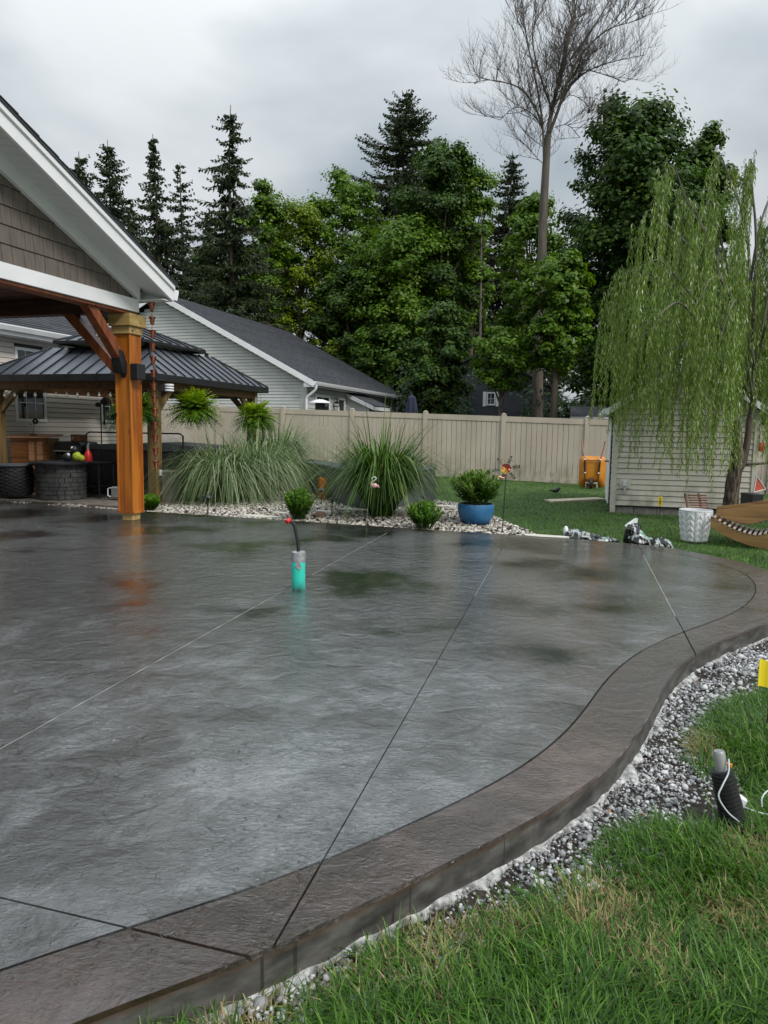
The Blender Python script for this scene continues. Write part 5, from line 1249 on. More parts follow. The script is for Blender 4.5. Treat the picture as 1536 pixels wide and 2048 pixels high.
# wavy wooden loungers, one standing, one turned over on top
lo = at(1500, 1098, z=-.13)-Vector((.56*1.18*math.cos(R(-30)), .56*1.18*math.sin(R(-30)), 0))
prt = [(0, .375), (.17, .25), (.4, .165), (.56, .19), (.78, .33), (1.1, .47), (1.45, .46), (1.75, .34)]
prb = [(0, .24), (.17, .12), (.4, .03), (.56, .0), (.78, .03), (1.1, .12), (1.45, .10), (1.75, .06)]
SX = 1.18
def lounger(lb, loc, rz, flip=False, slat='slat_pale', tp=prt, bt=prb):
    t = thing('wave_lounger', lb, 'lounger', loc, rz, 'wavy wooden loungers stacked by the shed')
    tp_, bt_ = cat_spline(tp, 5), cat_spline(bt, 5); sgn = -1 if flip else 1
    for y0 in (0, .62):
        m = MB(); n = len(tp_)
        V_ = [(x*SX, y0, z*sgn) for x, z in bt_]+[(x*SX, y0, z*sgn) for x, z in tp_]; V_ += [(x, y+.035, z) for x, y, z in V_]
        F_ = []
        for i in range(n-1): F_ += [(i, i+1, n+i+1, n+i), (2*n+i+1, 2*n+i, 3*n+i, 3*n+i+1), (n+i, n+i+1, 3*n+i+1, 3*n+i), (i+1, i, 2*n+i, 2*n+i+1)]
        F_ += [(0, n, 3*n, 2*n), (n-1, 3*n-1, 4*n-1, 2*n-1)]
        m.add(V_, F_); fixn(m.build('side_board', mt['lounger'], t))
    xs = np.linspace(.03, tp[-1][0]-.03, 34); X_ = [p[0] for p in tp_]; Z_ = [p[1] for p in tp_]; me_ = None
    for x in xs:
        z = np.interp(x, X_, Z_); sl_ = (np.interp(x+.02, X_, Z_)-np.interp(x-.02, X_, Z_))/.04
        lc = (x*SX, 0, (z+.004)*sgn); ro_ = (0, -math.atan(sl_)*sgn, 0)
        if me_ is None: m = MB(); m.box(-.016, .016, -.01, .665, 0, .014, .003); s_ = m.build('slat', mt[slat], t); me_ = s_.data; s_.location = lc; s_.rotation_euler = ro_
        else: share('slat', me_, t, lc, ro_)
    return t
lounger('wavy wooden lounger standing on the grass beside the white planter', (lo.x+.2, lo.y, -.13), R(-30))
tp2 = [(0, .0), (.2, -.06), (.42, -.085), (.62, -.02), (.85, .06), (1.1, .05), (1.4, -.06), (1.75, -.1)]
l2 = at(1416, 1030, Y=lo.y+.10)
tpz = [(x, -z) for x, z in ((0, .0), (.16, -.07), (.34, -.09), (.55, -.01), (.78, .08), (1.05, .07), (1.4, -.05), (1.75, -.1))]
btz = [(x, -z) for x, z in ((0, .06), (.16, .09), (.34, .13), (.55, .19), (.78, .235), (1.05, .22), (1.4, .12), (1.75, .05))]
lounger('wavy wooden lounger lying upside down on top of the other lounger', (l2.x+.12, l2.y+.02, l2.z), R(-24), True, 'slat_dark', tpz, btz)
# slatted headrest frame behind the planter
hp_ = at(1405, 1020, Y=10.3)
ch = thing('folding_chair', 'dark red slatted wooden chair back leaning behind the white planter', 'chair', hp_, R(6))
for sx in (-.11, .09): m = MB(); m.hexa([(sx+.0, 0, -.4), (sx+.025, 0, -.4), (sx+.025, .03, -.4), (sx, .03, -.4), (sx-.10, .12, .22), (sx-.075, .12, .22), (sx-.075, .15, .22), (sx-.10, .15, .22)]); m.build('rail', mt['slat_dark'], ch)
for k in range(6):
    z = .195-k*.034; x = -.105+.1*(1-(z+.4)/.62); m = MB(); m.box(x-.065, x+.21, .07+z*.2, .086+z*.2, z-.011, z+.011, .003); m.build('slat', mt['slat_dark'], ch)
# coral yard ornament at the right of the shed
cq = at(1507, 985, Y=12.2); ct_ = thing('triangular_ornament', 'coral red triangular ornament with pale edges right of the shed', 'ornament', cq)
S_ = 12.2/1479
m = MB(); m.prism([(0, .0), (24*S_, 7*S_), (4*S_, 34*S_)], 0, .03, 'y'); fixn(m.build('face', mt['coral'], ct_))
m = MB()
for a_, b_ in (((0, 0), (24, 7)), ((24, 7), (4, 34)), ((4, 34), (0, 0))): m.tube([(a_[0]*S_, 0, a_[1]*S_), (b_[0]*S_, 0, b_[1]*S_)], .011, 5)
m.build('edging', mt['white_pot'], ct_)
m = MB(); m.box(-.02, .18, .0, .4, -.65, -.03, .01); m.build('base', mt['black'], ct_)
cp = at(1523, 893, Y=12.6); pk = thing('pink_lantern', 'small coral pink lantern hanging in the willow right of the shed', 'lantern', cp)
m = MB(); m.lathe([(.0, -.09), (.05, -.08), (.06, 0), (.045, .06), (0, .07)], 8, cap=False); m.build('shade', mt['coral'], pk)
m = MB(); m.tube([(0, 0, .06), (0, 0, .5)], .003, 4); m.build('hanger', mt['black'], pk)

# closed navy umbrella beyond the fence
uq = at(823, 835, Y=27); um = thing('patio_umbrella', 'closed navy patio umbrella standing beyond the fence', 'umbrella', (uq.x, 27, 0))
ut = at(823, 789, Y=27).z
m = MB(); n = 16; V_ = []
for j, (r, z) in enumerate(((.16, ut-1.35), (.2, ut-1.0), (.18, ut-.5), (.12, ut-.12), (.02, ut))):
    for i in range(n): a = 2*math.pi*i/n; f = 1+.28*(i % 2); V_.append((r*f*math.cos(a), r*f*math.sin(a), z+(.06 if i % 2 and j == 0 else 0)))
m.add(V_, [(j*n+i, j*n+(i+1)%n, (j+1)*n+(i+1)%n, (j+1)*n+i) for j in range(4) for i in range(n)]); m.build('canopy', mt['umbrella'], um)
m = MB(); m.tube([(0, 0, 0), (0, 0, ut+.05)], .025, 8); m.build('pole', mt['black_metal'], um)
# birdfeeder-like lamp hood by the neighbour's window
bf = at(640, 803, Y=29.0); bfd = thing('bird_feeder', 'bird feeder with pale domed hood before the grey house window', 'bird feeder', bf)
m = MB(); m.lathe([(.40, -.06), (.36, .0), (.15, .07), (0, .09)], 16); m.build('hood', mt['white_vinyl'], bfd, True)
m = MB(); m.lathe([(.13, -.5), (.16, -.45), (.2, -.1), (.18, -.07)], 12); m.tube([(0, 0, -2.6), (0, 0, -.5)], .03, 6); m.build('feeder', mt['black'], bfd)

# ---- under the gazebo: furniture in local axes of the gazebo
def gl(x, y, z=0): v = Matrix.Rotation(-TH, 3, 'Z') @ Vector((x, y, 0)); return (GO[0]+v.x, GO[1]+v.y, z)
sl_ = thing('string_lights', 'string of small clear bulbs under the front eave of the gazebo', 'string lights', gl(0, 0, 0), -TH)
m = MB(); pts_ = []
for k in range(15):
    for q_ in range(4): f_q = (k+q_/4)/15; pts_.append((-.15-3.4*f_q, .14, EZ-.27-.05*math.sin(math.pi*q_/4)))
m.tube(pts_, .004, 4); m.build('cable', mt['black'], sl_)
bm_, _bn, bp_ = base_mat('bulb_glass'); bp_.inputs['Base Color'].default_value = (.75, .73, .66, 1); bp_.inputs['Roughness'].default_value = .08; bp_.inputs['Transmission Weight'].default_value = .4
me_ = None
for k in range(15):
    lc = (-.15-3.4*(k+.5)/15, .14, EZ-.35)
    if me_ is None: m = MB(); m.ball((0, 0, 0), (.026, .026, .034), 10, 6); m.tube([(0, 0, .03), (0, 0, .055)], .012, 6); o_ = m.build('bulb', bm_, sl_, True); me_ = o_.data; o_.location = lc
    else: share('bulb', me_, sl_, lc)
hk_ = at(203, 880, Y=15.6); hk = thing('garden_hook', 'black metal plant hook with a scrolled top before the beige house wall', 'hook stand', (hk_.x, 15.6, 0))
m = MB(); m.tube([(0, 0, 0), (0, 0, 1.75)]+[(.11-.11*math.cos(a), 0, 1.75+.11*math.sin(a)) for a in np.linspace(.3, 3.3, 8)], .012, 6); m.build('pole', mt['black_metal'], hk, True)
m = MB(); m.tube([(.07, 0, 1.3), (.07, 0, 1.86)], .02, 6); m.ball((-.05, 0, 1.72), (.07, .02, .05), 8, 5); m.ball((.06, 0, 1.78), (.06, .02, .06), 8, 5); m.build('scroll', mt['black_metal'], hk)
# stone-clad fire table
f_ = at(103, 1000, z=0); ft_ = thing('fire_table', 'dark fire table clad in grey ledge stone under the gazebo', 'fire table', (f_.x, f_.y+.42, 0), -TH)
rx = .42
m = MB(); m.lathe([(rx-.03, 0), (rx-.03, .60)], 24); m.build('core', mt['black'], ft_)
rr = random.Random(5); z = .0
while z < .585:
    h = min(rr.choice((.06, .075, .085)), .60-z); a = rr.uniform(0, .4); a_end = a+2*math.pi
    while a < a_end-.03:
        w_ = min(rr.uniform(.2, .5), a_end-a); r1_ = rx+rr.uniform(-.004, .014); mm = MB(); k_ = 3; V_ = []
        if math.sin((a+w_/2)) < .55:
            for zz in (z+.004, z+h-.004):
                for rr2 in (rx-.03, r1_):
                    for q_ in range(k_+1): aa = a+.012+(w_-.024)*q_/k_; V_.append((rr2*math.cos(aa), rr2*math.sin(aa), zz))
            K4 = k_+1; F_ = []
            for q_ in range(k_): F_ += [(K4+q_, K4+q_+1, 3*K4+q_+1, 3*K4+q_), (q_, 2*K4+q_, 2*K4+q_+1, q_+1), (2*K4+q_, 3*K4+q_, 3*K4+q_+1, 2*K4+q_+1), (q_, q_+1, K4+q_+1, K4+q_)]
            F_ += [(0, K4, 3*K4, 2*K4), (k_, 2*K4+k_, 3*K4+k_, K4+k_)]
            mm.add(V_, F_); fixn(mm.build('stone', mt['ledge_stone'], ft_))
        a += w_
    z += h
m = MB(); m.lathe([(0, .60), (rx+.1, .60), (rx+.11, .61), (rx+.11, .64), (rx+.1, .65), (0, .65)], 28, cap=False); m.build('table_top', mt['black_metal'], ft_, True)
# wicker pouf
w0 = at(14, 998, z=0); wk = thing('wicker_pouf', 'round dark wicker side table at the left edge of the gazebo', 'side table', (w0.x-.05, w0.y+.3, 0), -TH)
m = MB(); m.lathe([(.31, .04), (.35, .15), (.36, .35), (.34, .52), (.33, .55)], 30); m.build('core', mt['black'], wk, True)
m = MB(); m.lathe([(0, .555), (.355, .555), (.365, .57), (.355, .59), (0, .595)], 30, cap=False); m.build('table_top', mt['cover'], wk, True)
V_ = []; wv_ = MB()
for k in range(30):
    a = 2*math.pi*k/30
    for j in range(15):
        if (j+k) % 2: z = .06+j*.032; r = np.interp(z, [.04, .15, .35, .52], [.31, .35, .36, .34])+.004; m_=wv_; c_, s_ = math.cos(a), math.sin(a); t_ = (-s_*.036, c_*.036); wv_.add([(c_*r-t_[0], s_*r-t_[1], z), (c_*r+t_[0], s_*r+t_[1], z), (c_*r+t_[0], s_*r+t_[1], z+.026), (c_*r-t_[0], s_*r-t_[1], z+.026), (c_*(r+.014), s_*(r+.014), z+.013)], [(0, 1, 4), (1, 2, 4), (2, 3, 4), (3, 0, 4)])
wv_.build('weave', mt['wicker'], wk, kind='stuff')
# slatted cabinet
c0 = at(66, 928, Y=14.0); cb_ = thing('louvred_cabinet', 'brown wooden cabinet with louvred doors against the beige house', 'cabinet', (c0.x-.08, 14.0, 0), R(-8))
m = MB(); m.box(-.36, .33, 0, .5, .05, 1.03, .005); m.build('body', mt['cabinet'], cb_)
m = MB(); m.hexa([(-.42, -.08, 1.035), (.39, -.08, 1.035), (.39, .55, 1.08), (-.42, .55, 1.08), (-.42, -.08, 1.06), (.39, -.08, 1.06), (.39, .55, 1.11), (-.42, .55, 1.11)]); m.build('lid', mt['louver'], cb_)
m = MB()
for j in range(11): m.box(-.355, -.02, -.006, -.001, .52+j*.047, .562+j*.047, .002)
m.build('side_slat', mt['cabinet'], cb_, kind='stuff')
for dx in (0.0, .165):
    m = MB(); m.box(dx, dx+.02, -.02, -.001, .1, 1.02); m.box(dx+.138, dx+.158, -.02, -.001, .1, 1.02); m.box(dx+.021, dx+.137, -.02, -.001, .98, 1.02); d_ = m.build('door', mt['cabinet'], cb_)
    lm = MB()
    for j in range(14): z = .46+j*.037; lm.hexa([(dx+.022, -.024, z), (dx+.136, -.024, z), (dx+.136, -.014, z+.006), (dx+.022, -.014, z+.006), (dx+.022, -.010, z+.028), (dx+.136, -.010, z+.028), (dx+.136, -.002, z+.03), (dx+.022, -.002, z+.03)])
    lm.build('louvre', mt['louver'], d_, kind='stuff')
# little metal ornament on top
orn = thing('flower_ornament', 'tiny metal flower ornament standing on the louvred cabinet', 'ornament', (c0.x-.02, 14.1, 1.09))
m = MB(); m.tube([(0, 0, 0), (.01, 0, .12), (.03, 0, .24)], .005, 5); m.lathe([(0, 0), (.07, 0), (.07, .015), (0, .02)], 10); m.build('stem', mt['black_metal'], orn)
for (x, z, r, mm_) in ((-.05, .17, .045, 'galv'), (.05, .26, .06, 'black_metal')):
    m = MB()
    for k in range(6): a = k*math.pi/3; m.ball((x+r*.6*math.cos(a), -.01, z+r*.6*math.sin(a)), (r*.45, .008, r*.45), 8, 4)
    m.build('flower', mt[mm_], orn, True)
# black grill with wooden box
g0 = gl(-2.55, 1.15); gr_ = thing('covered_grill', 'black box grill standing between cabinet and hot tub under the gazebo', 'grill', g0, -TH)
m = MB(); m.box(-.3, .3, -.25, .3, .06, .74, .02); m.build('body', mt['black'], gr_)
m = MB(); m.box(-.32, .32, -.28, .33, .741, .97, .06); m.build('hood', mt['black_metal'], gr_)
m = MB(); m.tube([(-.22, -.3, .80), (-.22, -.34, .80), (.22, -.34, .80), (.22, -.3, .80)], .012, 6); m.build('handle', mt['galv'], gr_)
bx_ = thing('wooden_box', 'small wooden box radio sitting on top of the black grill', 'box', (g0[0]+.06, g0[1], .972), -TH)
m = MB(); m.box(-.11, .11, -.1, .1, 0, .14, .012); m.build('case', mt['cabinet'], bx_)
m = MB(); m.lathe([(0, 0), (.03, 0), (.03, .01), (0, .01)], 12); kn = m.build('dial', mt['galv'], bx_); kn.rotation_euler = (R(90), 0, 0); kn.location = (-.05, -.101, .07)
# hot tub
h0 = gl(-1.35, 2.05); ht = thing('hot_tub', 'large black hot tub with folding cover under the gazebo', 'hot tub', h0, -TH)
for i in range(4):
    m = MB(); m.m = Matrix.Rotation(i*math.pi/2, 4, 'Z')
    for k in range(9): m.box(-.98+k*.218, -.98+k*.218+.21, -1.0, -.98, .02, .84, .004)
    m.build('skirt_panel', mt['black'], ht, kind='stuff')
m = MB(); m.box(-.975, .975, -.975, .975, .02, .84); m.build('shell', mt['black'], ht)
m = MB(); m.hexa([(-1.03, -1.03, .845), (0, -1.03, .845), (0, 1.03, .845), (-1.03, 1.03, .845), (-1.03, -1.03, .92), (-.01, -1.03, .97), (-.01, 1.03, .97), (-1.03, 1.03, .92)]); m.hexa([(0.005, -1.03, .845), (1.03, -1.03, .845), (1.03, 1.03, .845), (0.005, 1.03, .845), (0.01, -1.03, .97), (1.03, -1.03, .92), (1.03, 1.03, .92), (0.01, 1.03, .97)]); m.build('tub_cover', mt['cover'], ht)
m = MB(); m.tube([(-1.07, -.75, .5), (-1.07, -.75, 1.12), (-1.0, -.75, 1.16), (1.0, -.75, 1.16), (1.07, -.75, 1.12), (1.07, -.75, .5)], .016, 6); m.build('cover_lifter', mt['black_metal'], ht)
# black side table with red bottle
s0 = gl(-1.75, .55); sd_ = thing('black_side_table', 'low black side table in front of the grill', 'table', s0, -TH)
m = MB(); m.box(-.42, .42, -.26, .26, .60, .635, .006); m.build('table_top', mt['black_metal'], sd_)
for sx in (-.36, .36):
    for sy in (-.2, .2): m = MB(); m.tube([(sx, sy, -.01), (sx, sy, .6)], .016, 6); m.build('leg', mt['black_metal'], sd_)
m = MB(); m.box(-.37, .37, -.21, .21, .2, .22); m.build('shelf', mt['black_metal'], sd_)
rb = thing('red_sprayer', 'red bottle with grey neck standing on the black side table', 'bottle', (s0[0]+.0, s0[1]-.05, .637))
m = MB(); m.lathe([(0, 0), (.07, 0), (.075, .05), (.06, .15), (.03, .2), (.025, .22)], 14, cap=False); m.build('bottle', mt['red'], rb, True)
m = MB(); m.tube([(0, 0, .2), (0, 0, .29), (.02, 0, .33)], .018, 8); m.build('neck', mt['galv'], rb, True)
fg = gl(-2.55, .15); fg_ = thing('yellow_green_figurine', 'small black, white and yellow-green figurine group on the fire table edge', 'figurine', (ft_.location.x+.28, ft_.location.y-.1, .652))
for (x, z, r, c) in ((-.12, .08, .08, 'black'), (.05, .09, .085, 'lime'), (.0, .21, .07, 'black'), (.13, .06, .06, 'lime'), (-.09, .12, .03, 'white_pot'), (-.02, .24, .025, 'white_pot')):
    if 'lime' not in mt: mt['lime'] = M('lime', (.42, .5, .03), (.25, .3, .02), 20, .5)
    m = MB(); m.ball((x, -.03 if r < .05 else 0, z), (r, r*.8, r), 10, 6); m.build('figure', mt[c], fg_, True)
# beige bin and bits by the corner post
bn = at(340, 1004, z=-.03); bin_ = thing('beige_bin', 'beige plastic bin standing right of the gazebo corner post', 'bin', (bn.x-.08, bn.y+.2, -.03), -TH)
m = MB(); m.hexa([(-.14, -.14, 0), (.14, -.14, 0), (.14, .16, 0), (-.14, .16, 0), (-.17, -.17, .5), (.17, -.17, .5), (.17, .19, .5), (-.17, .19, .5)]); bo_ = m.build('body', mt['beige_plastic'], bin_)
m = MB(); m.box(-.18, .18, -.18, .2, .501, .545, .015); m.build('lid', mt['beige_plastic'], bin_)
so_ = gl(-.17, .27); og = thing('outlet_post_box', 'white outdoor outlet with cord on the gazebo corner post', 'outlet', (so_[0], so_[1], .5), -TH)
m = MB(); m.box(.087, .12, -.03, .03, -.05, .05, .006); m.build('cover', mt['white_pot'], og)
m = MB(); m.tube(cat_spline([(.11, 0, -.05), (.13, -.02, -.2), (.11, 0, -.35), (.16, -.05, -.5), (.22, -.15, -.53)], 4), .006, 5); m.build('cord', mt['black'], og)
fn = at(229, 1001, z=0); fa = thing('box_fan', 'grey plastic fan case lying behind the cedar post', 'fan', (fn.x, fn.y+.15, 0), -TH)
m = MB(); m.box(-.1, .16, -.06, .06, .03, .23, .02); m.build('case', mt['galv'], fa); m = MB(); m.tube([(-.1, -.05, .05), (-.16, -.05, .07), (-.16, -.05, .19), (-.1, -.05, .21)], .012, 6); m.build('handle', mt['white_vinyl'], fa)

# ================================================================== VEGETATION
# ---- ornamental grasses
striped = leaf_mat('striped_blade', [(0, (.045, .085, .02)), (.4, (.11, .18, .055)), (.7, (.24, .32, .14)), (1, (.46, .5, .33))], .4, .25)
greenb = leaf_mat('green_blade', [(0, (.018, .045, .008)), (.45, (.05, .115, .014)), (.85, (.11, .21, .03)), (.96, (.22, .32, .09)), (1, (.3, .26, .13))], .38, .25)
def reed_clump(name, lb, px, py, R0, H, n, mat, w, spread, dr, seed, zg=-.04, jit=.0, group='tall ornamental grasses in the gravel bed'):
    global rng
    keep = rng; rng = np.random.default_rng(seed)
    b_ = at(px, py, z=zg); t = thing(name, lb, 'ornamental grass', (b_.x, b_.y+R0+.08, zg), 0, group)
    a = rng.uniform(0, 6.283, n); r = R0*np.sqrt(rng.random(n)); root = np.stack([r*np.cos(a), r*np.sin(a), np.zeros(n)], 1)
    az = a+rng.normal(0, .6, n); L = H*np.where(rng.random(n) < .04, rng.uniform(1.03, 1.13, n), rng.uniform(.5, 1.05, n))
    V, F, rr_ = blades(root, az, L, w*rng.uniform(.6, 1.3, n), np.clip(np.abs(rng.normal(spread, spread*.5, n)), .03, .85), np.clip(rng.normal(dr, dr*.33, n), .05, 1.3), 9, rng.random(n), hk=.42)
    np_mesh('blades', V, F, mat, t, rr_, kind='stuff')
    m_ = n//8; a = rng.uniform(0, 6.283, m_); r = R0*np.sqrt(rng.random(m_)); root = np.stack([r*np.cos(a), r*np.sin(a), np.zeros(m_)], 1)
    V, F, rr_ = blades(root, a, H*.45*rng.uniform(.5, 1, m_), w*.8, rng.uniform(.05, .3, m_), .05, 3, rng.uniform(.9, 1, m_))
    np_mesh('dry_stems', V, F, greenb, t, rr_, kind='stuff')
    rng = keep; return t
reed_clump('ornamental_grass', 'drooping striped ornamental grass nearest the gazebo post', 440, 1008, .30, 1.85, 1750, striped, .017, .26, .92, 21)
reed_clump('ornamental_grass', 'paler striped ornamental grass clump just right of the nearest one', 508, 1001, .26, 1.95, 1500, striped, .017, .24, .85, 22)
reed_clump('ornamental_grass', 'taller green striped grass clump behind, under the right hanging fern', 545, 985, .28, 2.25, 1400, striped, .017, .24, .68, 23)
reed_clump('ornamental_grass', 'tall upright dark green grass fountain before the grey cover', 762, 1038, .16, 1.95, 2000, greenb, .019, .27, .66, 24)
# lavender behind
lv = at(372, 925, z=0); lvt = thing('flowering_lavender', 'pale flowering lavender clump between fern basket and striped grass', 'plant', (lv.x, lv.y-1.8, 0))
root = np.stack([rng.normal(0, .16, 260), rng.normal(0, .16, 260), np.zeros(260)], 1)
V, F, rr_ = blades(root, rng.uniform(0, 6.28, 260), .95*rng.uniform(.8, 1.15, 260), .008, rng.uniform(.05, .3, 260), .05, 3, rng.uniform(.4, .9, 260)); np_mesh('stems', V, F, striped, lvt, rr_, kind='stuff')
tips = V.reshape(260, 8, 3)[:, 6]; u = rand_dirs(260*6); c = np.repeat(tips, 6, 0)+rng.normal(0, .022, (1560, 3)); v = unit(np.cross(u, rand_dirs(1560)))
V, F = quads_from(c, u, v, .008, .011); np_mesh('blossoms', V, F, leaf_mat('lavender_bloom', [(0, (.35, .30, .38)), (1, (.62, .6, .62))], .6, .3), lvt, np.repeat(rng.random(1560), 4), kind='stuff')

# ---- hanging ferns
fern_mat = leaf_mat('fern_leaf', [(0, (.02, .06, .006)), (.45, (.09, .19, .012)), (.8, (.30, .44, .02)), (1, (.5, .58, .03))], .42, .3)
def fern(lb, pos, R0, hook, seed, lift=.9, dark=0):
    g = np.random.default_rng(seed); t = thing('hanging_fern', lb, 'hanging plant', pos, 0, 'fern baskets hanging from the gazebo')
    m = MB(); m.lathe([(.0, -.2), (.10, -.2), (.14, -.04), (.15, 0), (.14, 0), (0, -.02)], 18, cap=False); m.build('basket', mt['stem'], t, True)
    m = MB(); 
    for k in range(3): a = k*2.1; m.tube([(.14*math.cos(a), .14*math.sin(a), 0), (0, 0, hook-.06)], .003, 4)
    m.tube([(0, 0, hook-.06), (0, 0, hook)], .008, 5); m.build('hanger', mt['wire'], t, kind='stuff')
    Vs = []; rs = []
    n = 300
    for k in range(n):
        a = g.uniform(0, 6.28); L_ = R0*g.uniform(.75, 1.2); el = g.uniform(-.1, 1.35); s = np.linspace(.08, 1, 16)
        hor = L_*np.cos(el)*s+ .25*L_*s*s*math.sin(max(el, 0)); ver = L_*(np.sin(el)*s*lift*1.15-.62*s**2.2*(.2+.8*math.cos(el)))
        c = np.stack([hor*math.cos(a), hor*math.sin(a), ver], 1)+g.normal(0, .003, (16, 3)); tg = unit(np.gradient(c, axis=0))
        side = np.array([-math.sin(a), math.cos(a), 0])[None]+g.normal(0, .15, (16, 3)); side = unit(side)
        wl = .075*np.sin(np.pi*np.clip(s*.93+.07, 0, 1))**.7+.006
        for sg in (1, -1):
            d = unit(side*sg+tg*.5-np.array([0, 0, .25])); p0 = c; p1 = c+d*wl[:, None]; nx_ = tg*.013
            Vs.append(np.stack([p0-nx_, (p0+p1)/2-nx_*1.1, p1, (p0+p1)/2+nx_*1.1], 1).reshape(-1, 3)); rs.append(np.repeat(np.clip(el*.38+.25+g.uniform(-.2, .28, 16)-dark, 0, 1), 4))
    V = np.concatenate(Vs); np_mesh('fronds', V, np.arange(len(V)).reshape(-1, 4), fern_mat, t, np.concatenate(rs), kind='stuff')
zbm = EZ-.245
def fpos(px, py, Y): p = at(px, py, Y=Y); return p
p = fpos(388, 822, 13.4); fern('bright hanging fern basket in the middle of the gazebo side', p, .50, zbm-p.z, 31)
p = fpos(512, 838, 15.3); fern('hanging fern basket at the right corner of the gazebo', p, .46, zbm-p.z, 32)
p = fpos(268, 826, 12.35); fern('shaded hanging fern basket half behind the cedar post', p, .42, zbm-p.z, 33, dark=.3)  # shade under the roof put into this fern's leaf colour

# ---- trees
needle = leaf_mat('spruce_needles', [(0, (.012, .022, .007)), (.5, (.028, .046, .013)), (.85, (.055, .078, .02)), (1, (.09, .10, .03))], .6, .12, .3)
maple_d = leaf_mat('dark_maple_leaf', [(0, (.016, .038, .006)), (.5, (.042, .09, .012)), (.9, (.09, .165, .02)), (1, (.15, .25, .04))], .5, .32, .3)
maple_l = leaf_mat('bright_maple_leaf', [(0, (.035, .08, .008)), (.5, (.095, .18, .014)), (.9, (.18, .30, .024)), (1, (.27, .40, .04))], .45, .38, .3)
yellow_l = leaf_mat('yellow_green_leaf', [(0, (.06, .10, .01)), (.5, (.15, .23, .014)), (.9, (.28, .37, .02)), (1, (.34, .4, .04))], .45, .35, .3)
bush_d = leaf_mat('understory_leaf', [(0, (.008, .02, .005)), (.6, (.018, .046, .01)), (1, (.045, .10, .022))], .5, .2, .3)
def broad(lb, px, D, ytop, ybot, wpx, mat, nclump, nleaf, seed, ls=.17, shape=.62, trunk=True, tilt=0, cat='tree', group='leafy trees beyond the fence', bare=0, clr=.14):
    g = np.random.default_rng(seed); p0 = at(px, 860, Y=D); x0 = p0.x; gz0 = -.2 if D < 60 else 0
    zt_, zb_ = at(px, ytop, Y=D).z, at(px, ybot, Y=D).z; R_ = wpx/2/FPX*D; H = zt_-zb_
    t = thing('broadleaf_tree', lb, cat, (x0, D, gz0), 0, group)
    zb_ -= gz0; zt_ -= gz0
    # lobes: big uneven masses, clumps on their shells
    nl = max(18, int(nclump/11)); h = (np.arange(nl)+g.uniform(0, 1, nl))/nl; 
    prof_ = lambda h: np.maximum(.12, np.sin(np.pi*np.clip(h*.86+.12, 0, 1))**shape)
    az = np.arange(nl)*2.4+g.uniform(0, 6.28); rad = R_*prof_(h)*g.uniform(.25, .72, nl)
    lc = np.stack([rad*np.cos(az)+tilt*h*R_, rad*np.sin(az), zb_+H*(.06+.86*h)], 1); lr = np.maximum(R_*g.uniform(.28, .46, nl)*(.55+.45*prof_(h)), .05*H)
    k = g.integers(0, nl, nclump); d = g.normal(size=(nclump, 3)); d[:, 2] = d[:, 2]*.8+.25; d = unit(d)
    cc = lc[k]+d*(lr[k]*g.uniform(.6, 1.05, nclump))[:, None]*np.array([1, 1, .85]); cc[:, 2] = np.clip(cc[:, 2], zb_, zt_)
    cr_ = max(R_*clr, .045*H)*g.uniform(.6, 1.4, nclump)
    tint = np.clip(g.beta(2.4, 2.4, nclump)+.12*(cc[:, 2]-zb_)/H-.06, 0, 1)
    kk_ = np.repeat(np.arange(nclump), nleaf); n = len(kk_)
    dd = unit(g.normal(size=(n, 3))); rr_ = g.random(n)**.45
    off = dd*(rr_*cr_[kk_]*np.where(g.random(n) < .3, 1.45, 1.0))[:, None]*np.array([1.1, 1.1, .75]); c = cc[kk_]+off
    out = unit(np.stack([c[:, 0]-0, c[:, 1], np.zeros(n)], 1)+1e-6)
    nrm = unit(np.array([0, 0, .75])+.45*out+.55*dd+g.normal(0, .35, (n, 3)))
    v = unit(np.cross(nrm, rand_like(g, n))); u = np.cross(nrm, v)
    s_ = ls*g.uniform(.6, 1.3, n); V, F = quads_from(c, u, v, s_*.42, s_*.62)
    rn = np.clip(tint[kk_]*.62+g.random(n)*.38, 0, 1)
    np_mesh('crown', V, F, mat, t, np.repeat(rn, 4), kind='stuff')
    if trunk:
        m = MB(); lean = tilt*R_*.6; r0 = .012*(zt_)+.09; pts = [(lean*(s**1.5), .15*math.sin(s*4+seed), zt_*.8*s) for s in np.linspace(0, 1, 9)]
        m.tube(pts, [r0*(1-.86*s) for s in np.linspace(0, 1, 9)], 8); m.build('trunk', mt['bark'], t, True)
        m = MB()
        for q_ in range(min(nl, 16)):
            e = lc[q_]; s = min(.82, max(.12, (e[2]-.25*R_)/(zt_*.9)*.8)); b_ = np.array([lean*(s**1.5), 0, zt_*.9*s]); mid = (b_+e)/2+np.array([0, 0, -.06*H*.2])
            m.tube([tuple(b_), tuple(mid), tuple(e)], [r0*.38, r0*.22, r0*.08], 5, False)
        m.build('limb', mt['bark'], t, True, kind='stuff')
    return t
def rand_like(g, n): return unit(g.normal(size=(n, 3)))
